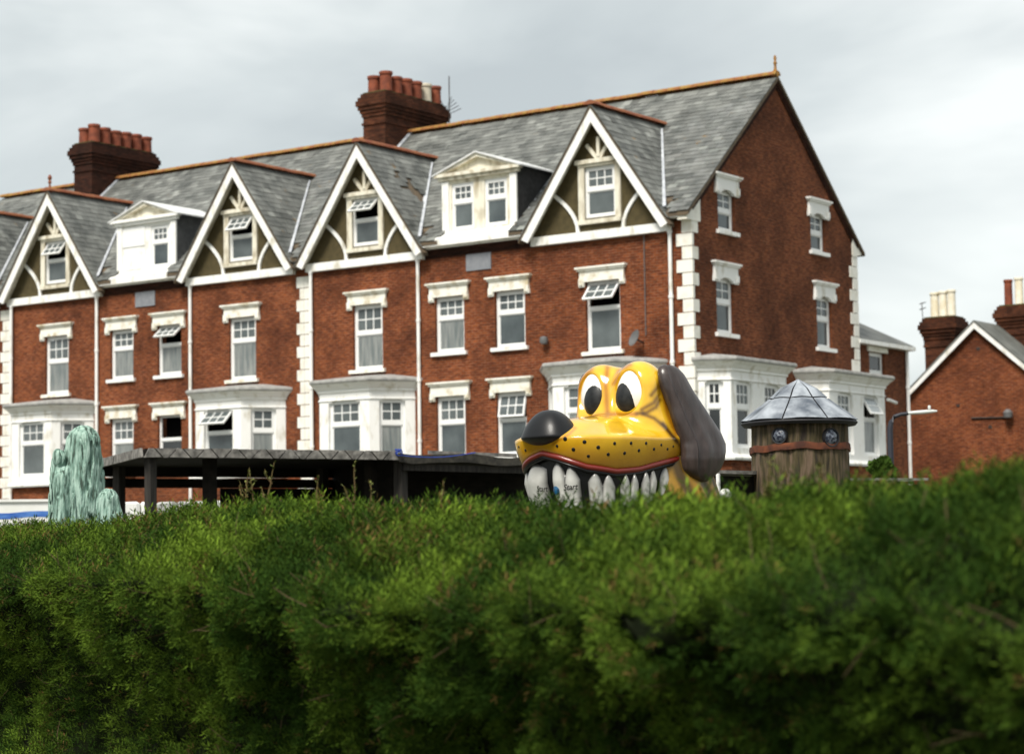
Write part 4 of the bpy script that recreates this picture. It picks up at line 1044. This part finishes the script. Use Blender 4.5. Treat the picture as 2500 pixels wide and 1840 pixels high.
# lower lean-to continuing behind the dog
SH2 = thing('felted_lean_to', 'sagging black felt-roofed lean-to next to the zigzag-edged shelter', 'shelter', (fr_.x, fr_.y, .85))
a0 = fr_+along*.03-up*.02; n_ = 14; ln = 2.6; V_ = []
for i in range(n_+1):
    s = ln*i/n_; z = -.015*s-.02*math.sin(s*5)-.012*random.random()
    for q, zz in ((0, 0), (0, -.10-.02*random.random()), (1.6, -.12), (1.6, 0)): V_.append(a0+along*s+bdir*q+up*(z+zz))
MB().add(V_, [(i*4+k, (i+1)*4+k, (i+1)*4+(k+1) % 4, i*4+(k+1) % 4) for i in range(n_) for k in range(4)]+[(0, 1, 2, 3), tuple(n_*4+k for k in range(4))]).build('roof', 'felt', SH2, smooth=False)
for s in (.1, 2.2): post(SH2, fr_+along*s+bdir*.2, .13, ZT-.13)
for k in range(9):
    a, b = fr_+along*.05+bdir*1.2, fr_+along*2.6+bdir*1.2
    MB().prism([Vector((a.x, a.y, 2.66-.2*(k+1)-.004)), Vector((b.x, b.y, 2.66-.2*(k+1)-.004)), Vector((b.x, b.y, 2.66-.2*k)), Vector((a.x, a.y, 2.66-.2*k))], bdir*.03).build('plank', 'shaded_timber', SH2)
MB().bar(fr_+along*.1-up*.2+bdir*.1, fr_+along*2.5-up*.24+bdir*.1, .09, .06).build('beam', 'post_timber', SH2)
for s, l_, z in ((.45, .5, .005), (1.1, .7, -.01), (1.9, .55, -.03)): MB().bar(a0+along*s+bdir*.1+up*(z+.01), a0+along*(s+l_)+bdir*.1+up*(z-.005), .05, .025).build('batten', 'grey_board', SH2)
rp = [fr_-along*.02-nf*.0+up*.03+nf*.05]
for t in np.linspace(0, 1, 12): rp.append(fr_+along*(.02+1.1*t)+nf*.06+up*(-.06+.05*t-.04*math.sin(math.pi*t)))
ro = MB().tube(rp, .006, 6).build('blue_rope', 'rope_blue'); ro['label'] = 'blue rope strung along the shelter roof edge'; ro['category'] = 'rope'
MB().tube([fr_+nf*.06+up*(.04*math.sin(t*3)-.02)+along*(.05*math.cos(t*5)-.02)+nf*.02*math.sin(t*7) for t in np.linspace(0, 3.4, 26)], .007, 6).build('knot', 'rope_blue', ro)

# ------------------------------------------------------------------ walls, booths, lamp
mat('wall_white', (.78, .78, .74), (.84, .84, .82), scale=3, rough=.7)
mat('stripe_blue', (.02, .10, .42), (.10, .24, .58), scale=4, rough=.6, stretch=(1, 1, 4))
mat('rubble', (.20, .20, .20), (.62, .62, .60), scale=5, rough=.9, lo=.35, hi=.6, bump=.6, bscale=12)
wa, wb_ = W(-9.4, 32.6, 0), W(-6.75, 33.2, 0); wd_ = (wb_-wa).normalized(); wn_ = Vector((wd_.y, -wd_.x, 0))
LW_ = thing('low_wall', 'low white rendered wall painted with a wavy blue stripe', 'wall', (wa.x, wa.y, .85))
MB().prism([wa+up*.6, wb_+up*.6, wb_+up*2.36, wa+up*2.36], -wn_*.25).build('render', 'wall_white', LW_)
MB().prism([wa+up*2.362+wn_*.03, wb_+up*2.362+wn_*.03, wb_+up*2.40+wn_*.03, wa+up*2.40+wn_*.03], -wn_*.31).build('coping', 'wall_white', LW_)
V_ = []; L = (wb_-wa).length; ns = 40
for i in range(ns+1):
    s = L*i/ns; z = 2.19+.025*math.sin(s*2.2)+.012*math.sin(s*7); V_ += [wa+wd_*s+wn_*.006+up*(z-.055-.015*math.sin(s*5)), wa+wd_*s+wn_*.006+up*(z+.04+.02*math.sin(s*3.1))]
MB().add(V_, [(2*i, 2*i+2, 2*i+3, 2*i+1) for i in range(ns)]).build('painted_stripe', 'stripe_blue', LW_, smooth=False)
RW_ = thing('rubble_wall', 'low whitewashed rubble wall behind the open timber shelter', 'wall', W(-5, 33, .85))
sa, sb = W(-6.5, 33, 0), W(-3.3, 33.6, 0); sdv = (sb-sa).normalized(); L = (sb-sa).length
for row in range(6):
    s = random.uniform(-.1, .1)
    while s < L:
        w = random.uniform(.22, .42); z0 = .9+.24*row; bm = bmesh.new(); bmesh.ops.create_cube(bm, size=1); bmesh.ops.bevel(bm, geom=bm.edges[:], offset=.12, segments=1, affect='EDGES')
        for v in bm.verts: v.co = Vector((v.co.x*w*.97, v.co.y*.3, v.co.z*.235))+Vector((random.uniform(-1, 1), random.uniform(-1, 1), random.uniform(-1, 1)))*.014
        me = bpy.data.meshes.new('stone'); bm.to_mesh(me); bm.free(); me.materials.append(MATS['rubble'] if random.random() < .75 else MATS['wall_white'])
        o = place('stone', me, RW_, sa+sdv*(s+w/2)+up*(z0+.12)); o.rotation_euler = (0, 0, math.atan2(sdv.y, sdv.x)); s += w
BO = thing('kiosk_counter', 'dark counter with thin pale top and white corner post beside the dog sculpture', 'kiosk', W(1.75, 17.2, .85))
ka, kb = W(1.62, 17.0), W(2.5, 17.9); kd = (kb-ka).normalized(); kn_ = Vector((kd.y, -kd.x, 0))
MB().prism([ka+up*2.085, kb+up*2.085, kb-kn_*.6+up*2.085, ka-kn_*.6+up*2.085], (0, 0, .028)).build('counter_top', 'grey_board', BO)
MB().prism([ka-kn_*.06+kd*.04+up*.7, kb-kn_*.06+up*.7, kb-kn_*.06+up*2.07, ka-kn_*.06+kd*.04+up*2.07], -kn_*.04).build('panel', 'shaded_timber', BO)
MB().box(ka.x-.012, ka.x+.012, ka.y-.012, ka.y+.012, .7, 2.084).build('post', 'upvc', BO)
gl = thing('globe_lamp', 'small white globe lamp on a short stem beside the kiosk counter', 'lamp', W(1.665, 16.9, .85))
ball('globe', (0, 0, 1.065), (.048, .048, .048), 'upvc', gl); MB().tube([(0, 0, -.1), (0, 0, 1.03)], .014, 8).build('stem', 'iron', gl, world_mode=False)
SD = thing('low_shed', 'low shed with a weathered grey boarded roof edge beyond the barrel hut', 'shed', W(3.9, 22, .85))
sa, sb = W(3.56, 22.0), W(4.30, 22.25); sdv = (sb-sa).normalized(); sn = Vector((sdv.y, -sdv.x, 0))
for k, (p_, q_, z_) in enumerate(((0, .34, 2.160), (.345, .60, 2.150), (.605, .785, 2.158))): MB().prism([sa+sdv*p_+up*z_, sa+sdv*q_+up*z_, sa+sdv*q_-sn*.9+up*(z_+.03), sa+sdv*p_-sn*.9+up*(z_+.03)], (0, 0, .028)).build('roof_board', 'grey_board', SD)
for k, s in enumerate((.05, .16, .30, .42, .58, .70)): MB().box(*(lambda p: (p.x-.02-.01*(k % 3), p.x+.02, p.y-.02, p.y+.02))(sa+sdv*s+sn*.005), 2.125-.02*(k % 2), 2.149).build('packing_piece', 'felt', SD)
for s_ in (.1, .68): p_ = sa+sdv*s_-sn*.1; MB().box(p_.x-.04, p_.x+.04, p_.y-.04, p_.y+.04, .6, 2.12).build('post', 'post_timber', SD)
MB().prism([sa-sn*.3+up*.7, sb-sn*.3+up*.7, sb-sn*.3+up*2.12, sa-sn*.3+up*2.12], -sn*.04).build('wall', 'shaded_timber', SD)
LP = thing('street_lamp', 'dark swan-neck lamp post with slim white lantern head against the brick wing', 'street lamp', W(5.28, 30, .85))
b_ = W(5.28, 30)
MB().tube([b_+up*.7, b_+up*3.12, b_+up*3.22+RT*.02, b_+up*3.29+RT*.07, b_+up*3.32+RT*.16, b_+up*3.33+RT*.26], [.045, .04, .036, .03, .028, .026], 10).build('post', 'pipe_blue', LP)
q_ = b_+up*3.335+RT*.25
MB().tube([q_, q_+RT*.06+up*.004, q_+RT*.20+up*.012, q_+RT*.36+up*.022, q_+RT*.42+up*.024], [.020, .024, .028, .024, .009], 12).build('lantern', 'lamp_grey', LP)
MB().lathe([(.02, 0), (.02, .045), (.014, .055), (0, .056)], tuple(q_+RT*.31+up*.05), 10).build('photocell', 'lamp_grey', LP)

# ------------------------------------------------------------------ neighbouring house
NB = thing('brick_house', 'detached brick house with plain white-bargeboard gable and cream chimney pots', 'house', (-.33, 25, GND))
nx, ny, za, hw_ = -.33, 20.0, 9.2, 3.3; ks = .885; ze = za-hw_*ks
nw = MB(); NF_ = frame((0, ny, 0), (1, 0, 0), (0, -1, 0))
wall(nw, NF_, nx-hw_, nx+hw_, GND-.7, za, [], planes=[(ks, 1, za+ks*nx), (-ks, 1, za-ks*nx)])
nw.build('gable_wall', 'brick', NB)
for sx in (-1, 1):
    x = nx+sx*hw_; MB().add([(x, ny, GND-.7), (x, ny+10, GND-.7), (x, ny+10, ze), (x, ny, ze)], [(0, 1, 2, 3)]).build('side_wall', 'brick', NB)
    P = [Vector((nx, ny-.22, za+.10)), Vector((nx+sx*(hw_+.25), ny-.22, za+.10-(hw_+.25)*ks)), Vector((nx+sx*(hw_+.25), ny+10, za+.10-(hw_+.25)*ks)), Vector((nx, ny+10, za+.10))]
    o = MB().prism(P, (0, 0, -.06)).build('roof', 'slate', NB); at = o.data.attributes.new('rnd', 'FLOAT_COLOR', 'POINT')
    for d_ in at.data: d_.color = (.8, .8, .78, 1)
    MB().prism([(nx, ny-.20, za+.04), (nx+sx*(hw_+.22), ny-.20, za+.04-(hw_+.22)*ks), (nx+sx*(hw_+.22), ny-.20, za-.16-(hw_+.22)*ks), (nx, ny-.20, za-.19)], (0, .05, 0)).build('barge_board', 'white_paint', NB)
chimney(NB, -2.75, -1.62, 21.0, 21.9, 5.5, 9.62, [(-2.5, 21.4, 'cream_pot', .92), (-2.17, 21.4, 'cream_pot', .95), (-1.84, 21.4, 'cream_pot', .97)], 0, body='brick_chimney', rpot=.165)
chimney(NB, -.30, 1.0, 22.0, 22.9, 7.5, 9.95, [(-.08, 22.4, 'terracotta', .95), (.32, 22.4, 'cream_pot', 1.0), (.74, 22.4, 'cream_pot', 1.0)], 0, body='brick_chimney', rpot=.165)
for x, z in ((-.28, 8.3), (-1.1, 6.35), (.07, 5.55)): MB().fbox(NF_, x-.06, x+.06, -.02, .02, z-.05, z+.05).build('air_vent', 'iron', NB)
o = MB().lathe([(0, -.16), (.15, -.12), (.17, .05), (.08, .16), (0, .17)], (.82, ny-.2, 5.95), 12).build('wall_light', 'dish_grey', NB)
MB().tube([(-.6, ny-.04, 5.88), (.7, ny-.04, 5.85)], .03, 6).build('cable', 'iron', NB)
ae = MB().tube([(-2.9, 21.3, 8.6), (-2.95, 21.3, 10.25)], .015, 6)
for z in (10.0, 10.2): ae.tube([(-3.05, 21.3, z), (-2.8, 21.3, z+.05)], .018, 5)
ae.build('tv_aerial', 'iron', NB)

# ------------------------------------------------------------------ hedge
mat('leaf', (.8, .8, .8), (1.1, 1.1, 1.1), scale=3, rough=.85, attr='tint', spec=.06)
lm = MATS['leaf']; nt, N, L, b = nodes(lm)
b.inputs['Subsurface Weight'].default_value = 0
tr = N.new('ShaderNodeBsdfTranslucent'); mx = N.new('ShaderNodeMixShader'); mx.inputs[0].default_value = .15
L.new(b.inputs['Base Color'].links[0].from_socket, tr.inputs[0]); L.new(b.outputs[0], mx.inputs[1]); L.new(tr.outputs[0], mx.inputs[2]); L.new(mx.outputs[0], N['Material Output'].inputs[0])
mat('hedge_core', (.006, .009, .003), (.013, .018, .006), scale=12, rough=1, spec=.1)  # near-black colour stands in for shade deep between the sprigs
mat('twig', (.07, .045, .022), (.12, .08, .035), scale=9, rough=.9)
PROF = np.array([(-.55, -.05), (-.34, .25), (-.24, .56), (-.32, .84), (-.53, 1.08), (-.72, 1.33), (-.46, 1.49), (0, 1.60), (.35, 1.60), (.75, 1.50), (1.0, 1.25), (1.05, .9)])
seg = np.r_[0, np.cumsum(np.hypot(*np.diff(PROF, axis=0).T))]; PL = seg[-1]
def hedge_pt(l, q, want=False):
    """l along the hedge, q along the profile -> local (lateral, dist, z), outward normal"""
    s = np.interp(q, seg, PROF[:, 0]); z = np.interp(q, seg, PROF[:, 1]); e_ = .03
    ds_ = np.interp(q+e_, seg, PROF[:, 0])-np.interp(q-e_, seg, PROF[:, 0]); dz_ = np.interp(q+e_, seg, PROF[:, 1])-np.interp(q-e_, seg, PROF[:, 1])
    n_ = np.hypot(ds_, dz_)+1e-9; ns, nz = -dz_/n_, ds_/n_
    bump = (fbm(np.stack([l*1.1, s*1.4, z*1.6], -1), 2)-.5)*.16 + (fbm(np.stack([l*4.2+9, s*4.5, z*4.5], -1), 2)-.5)*.24 + (vnoise(np.stack([l*9.5, s*9.5+4, z*9.5], -1))-.5)*.17 + (vnoise(np.stack([l*21, s*21+8, z*21], -1))-.5)*.06
    z = z + .19*np.exp(-((l+.15)/.42)**2)*np.clip(z-1, 0, 1) + .055*np.clip((l-2.9)/1.4, 0, 1)*np.clip(z-.8, 0, .8)/.8 + .008 + .02*np.sin(l*1.3) - .004*np.clip(l, 0, 20) - .035 + .06*np.clip((l-.4)/1.4, 0, 1) - .050*np.exp(-((l-2.2)/.8)**2)
    s2 = s+ns*bump; z2 = z+nz*bump*np.where(nz > .6, .40, 1)
    lat = HP.x+HE.x*l+HN.x*s2; d = HP.y+HE.y*l+HN.y*s2
    nl_ = np.stack([HN.x*ns, HN.y*ns, nz], -1)
    return (np.stack([lat, d, z2], -1), nl_, bump) if want else (np.stack([lat, d, z2], -1), nl_)
def to_world(P): return np.stack([CAM.x+RT.x*P[..., 0]+FH.x*P[..., 1], CAM.y+RT.y*P[..., 0]+FH.y*P[..., 1], P[..., 2]], -1)
def dir_world(P): return np.stack([RT.x*P[..., 0]+FH.x*P[..., 1], RT.y*P[..., 0]+FH.y*P[..., 1], P[..., 2]], -1)
HG = thing('hedge', 'long clipped feathery green hedge with brown twigs running in front of everything', 'hedge', W(-1.5, 10.5, .3))
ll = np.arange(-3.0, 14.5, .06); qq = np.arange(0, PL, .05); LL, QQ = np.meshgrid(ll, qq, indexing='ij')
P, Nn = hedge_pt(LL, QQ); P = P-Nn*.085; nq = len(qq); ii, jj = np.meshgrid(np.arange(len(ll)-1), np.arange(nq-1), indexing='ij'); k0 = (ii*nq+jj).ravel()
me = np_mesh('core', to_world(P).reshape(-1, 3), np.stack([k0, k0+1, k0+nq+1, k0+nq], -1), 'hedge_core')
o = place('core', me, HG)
# sprig: a stem with small upswept leaflets (triangles)
def sprig_template():
    T = []; 
    for i in range(8):
        h = .10+.90*i/7; a = i*2.4; ln_ = .45*(1.15-h)+.10; dx, dy = math.cos(a), math.sin(a); wx_, wy = -dy*.036, dx*.036
        base = np.array([0, 0, h*.8]); tip = np.array([dx*ln_, dy*ln_, h*.8+.30]); mid = base*.5+tip*.5
        T += [base, mid+np.array([wx_, wy, .03]), tip, base, tip, mid-np.array([wx_, wy, .03])]
    return np.array(T)
TPL = sprig_template()
def scatter(n, l0, l1, q0, q1, smin_, smax_, name, lift=0, upb=.45, seed=1, tan=.03):
    g = np.random.default_rng(seed); l = g.uniform(l0, l1, n); q = g.uniform(q0, q1, n); P, Nn, bu = hedge_pt(l, q, True)
    keep = (bu > -.03+g.normal(0, .025, n)) | (g.random(n) < .16); l, q, P, Nn = l[keep], q[keep], P[keep], Nn[keep]; n = len(l)
    P = P+Nn*(g.uniform(-.07, .018, n)+lift)[:, None]
    D = Nn+np.array([0, 0, upb])+g.normal(0, .38, (n, 3)); D /= np.linalg.norm(D, axis=1)[:, None]
    ref = np.where(np.abs(D[:, 2:]) < .9, np.array([[0, 0, 1.]]), np.array([[1., 0, 0]])); X = np.cross(ref, D); X /= np.linalg.norm(X, axis=1)[:, None]; Y = np.cross(D, X)
    th = g.uniform(0, 6.28, n)[:, None]; X, Y = X*np.cos(th)+Y*np.sin(th), -X*np.sin(th)+Y*np.cos(th)
    sc = g.uniform(smin_, smax_, n)
    V = P[:, None, :]+sc[:, None, None]*(TPL[None, :, :1]*X[:, None]+TPL[None, :, 1:2]*Y[:, None]+TPL[None, :, 2:]*D[:, None])
    V = to_world(V).reshape(-1, 3); k = len(TPL)
    pat = fbm(np.stack([l*2.2, q*2.2, q*0+3], -1), 3)
    base = np.array([.026, .058, .008]); hi_ = np.array([.132, .208, .022]); brown = np.array([.16, .105, .035])
    t = (np.clip((pat-.36)*2.2+g.normal(0, .20, n), 0, 1)*(1 if name == 'foliage' else 1.25))[:, None]; c = base*(1-t)+hi_*t  # fresh top shoots: paler growth, with overhead light put into the tint
    br = (g.random(n) < tan*(.3+2.2*(vnoise(np.stack([l*3, q*3, q*0+9], -1)) > .62)))[:, None]; c = np.where(br, brown*g.uniform(.6, 1.2, (n, 1)), c)*g.uniform(.75, 1.25, (n, 1))
    tint = np.repeat(c, k, 0)
    me = np_mesh(name, V, np.arange(len(V)).reshape(-1, 3), 'leaf', smooth=False, attr={'tint': tint})
    o = place(name, me, HG); o['kind'] = 'stuff'; return o
scatter(92000, -2.2, 13.8, .1, seg[8]+.15, .038, .070, 'foliage', seed=3)
scatter(62000, -2.2, 4.6, .2, seg[8], .028, .055, 'foliage', seed=5)
scatter(9000, -2.2, 13.8, seg[5], seg[8]+.1, .05, .10, 'top_shoots', lift=.01, upb=1.2, seed=8, tan=.08)

g = np.random.default_rng(21); tw = MB(); nT = 900; l = g.uniform(-2, 13, nT); q = g.uniform(.4, seg[8], nT); P, Nn = hedge_pt(l, q)
for i in range(nT):
    p = P[i]-Nn[i]*.05; d = Nn[i]*.6+np.array([0, 0, .5])+g.normal(0, .5, 3); d /= np.linalg.norm(d); e_ = p+d*g.uniform(.08, .17); m_ = (p+e_)/2+g.normal(0, .012, 3)
    tw.tube([tuple(v) for v in to_world(np.array([p, m_, e_]))], [.0028, .0022, .001], 3, cap=False)
tw.build('twigs', 'twig', HG, smooth=False)['kind'] = 'stuff'

# ------------------------------------------------------------------ weeds standing out of the hedge
mat('weed_stem', (.10, .06, .02), (.14, .11, .03), scale=20, rough=.9)
mat('weed_leaf', (.10, .13, .02), (.16, .17, .03), scale=30, rough=.8)
def ridge_at(px):
    k = (px-1250)/5237; t = (k*HP.y-HP.x)/(HE.x-k*HE.y); return HP.x+HE.x*t, HP.y+HE.y*t
def weed(px, z0, z1, label, branches, lean=0, seed=0, leafy=1.0):
    g = random.Random(seed); lat, d = ridge_at(px); b0 = W(lat, d, z0); root = thing('wild_weed', label, 'weed', b0, group='weeds in the hedge')
    H_ = z1-z0; m = MB(); lf = MB(); m.sm = False
    def leaves(pts, n_, s_):
        for i in range(n_):
            t = g.uniform(.15, 1); k = t*(len(pts)-1); i0 = min(int(k), len(pts)-2); p = pts[i0].lerp(pts[i0+1], k-i0); a = g.uniform(0, 6.28); L_2 = s_*g.uniform(.6, 1.3)
            dr = Vector((math.cos(a), math.sin(a), g.uniform(.2, .9))).normalized(); sd_ = dr.cross(Vector((0, 0, 1))).normalized()*L_2*.22
            lf.add([p, p+dr*L_2*.5+sd_, p+dr*L_2, p+dr*L_2*.5-sd_], [(0, 1, 2, 3)])
    main = [Vector((0, 0, -.15))+RT*(lean*t*t)+Vector((0, 0, (H_+.15)*t))+RT*g.uniform(-.006, .006) for t in np.linspace(0, 1, 7)]
    m.tube(main, [.0055*(1-.7*t) for t in np.linspace(0, 1, 7)], 6); leaves(main, int(26*leafy), .022)
    for k in range(branches):
        t = g.uniform(.25, .7); p = main[0].lerp(main[-1], t); s = g.choice((-1, 1)); Lb = H_*g.uniform(.25, .5)
        pts = [p, p+RT*(s*Lb*.35)+Vector((0, 0, Lb*.4))+FH*g.uniform(-.03, .03), p+RT*(s*Lb*.5)+Vector((0, 0, Lb))]
        m.tube(pts, [.0035, .003, .0015], 5); leaves(pts, int(12*leafy), .018)
    m.build('stem', 'weed_stem', root, world_mode=False); lf.build('leaves', 'weed_leaf', root, smooth=False, world_mode=False)
def zpx(px, y): lat, d = ridge_at(px); return 1.5+(1343.7-.01525*(px-1250)-y)/5237*d*1.0
for i, (px, y0, y1, br, lean, lab, lf_) in enumerate(((594, 1215, 1142, 3, .02, 'brown stemmed weed in front of the shelter, bent outward at the top', 1), (620, 1212, 1150, 4, -.03, 'bushy brown weed with crossing branches in front of the shelter', 1.2), (645, 1212, 1128, 4, .04, 'tallest branching weed in front of the dark shelter', 1.1), (858, 1205, 1128, 3, .015, 'tall reddish weed in front of the shelter fascia, leaves on one side', 1.3), (772, 1200, 1160, 1, 0, 'short thin bare weed before the shelter', .5), (900, 1195, 1172, 1, 0, 'short leafy green weed before the shelter post', 1.2), (1078, 1192, 1172, 2, 0, 'pair of short green weeds before the felted lean-to', 1.4), (45, 1290, 1268, 2, .01, 'forked dead twig before the white wall', .3), (8, 1290, 1272, 2, -.01, 'tiny forked twig before the white wall', .3), (1875, 1175, 1120, 3, .0, 'tall green shoots before the barrel hut', 1.8), (1990, 1170, 1128, 3, .01, 'low leafy shoots before the barrel hut', 1.8))):
    weed(px, zpx(px, y0)-.03, zpx(px, y1), lab, br, lean, i, lf_)
# round shrub by the side bay
SB = thing('shrub', 'small round green shrub under the bay window of the gable end', 'shrub', W(5.0, 29, .85))
g = np.random.default_rng(4); n = 2600; D = g.normal(0, 1, (n, 3)); D /= np.linalg.norm(D, axis=1)[:, None]; Rr = .165*(.35+.95*fbm(D*2.2+5, 2))*g.uniform(.55, 1.05, n)**.5
C0 = np.array([4.98, 29, 2.52]); P = C0+D*Rr[:, None]*np.array([1, 1, 1.0]); X = np.cross(D, np.array([.3, .2, 1])); X /= np.linalg.norm(X, axis=1)[:, None]; Y = np.cross(D, X)
A_ = g.normal(0, .02, (n, 3)); B_ = g.normal(0, .02, (n, 3)); V = np.stack([P-A_, P+B_+D*.02, P+A_], 1); me = np_mesh('crown', to_world(V).reshape(-1, 3), np.arange(3*n).reshape(-1, 3), 'leaf', smooth=False, attr={'tint': np.repeat(np.array([[.05, .095, .015]])*g.uniform(.6, 1.3, (n, 1)), 3, 0)})
place('crown', me, SB)['kind'] = 'stuff'
MB().tube([W(4.98, 29, .8), W(4.98, 29, 2.5)], [.04, .02], 7).build('trunk', 'twig', SB)
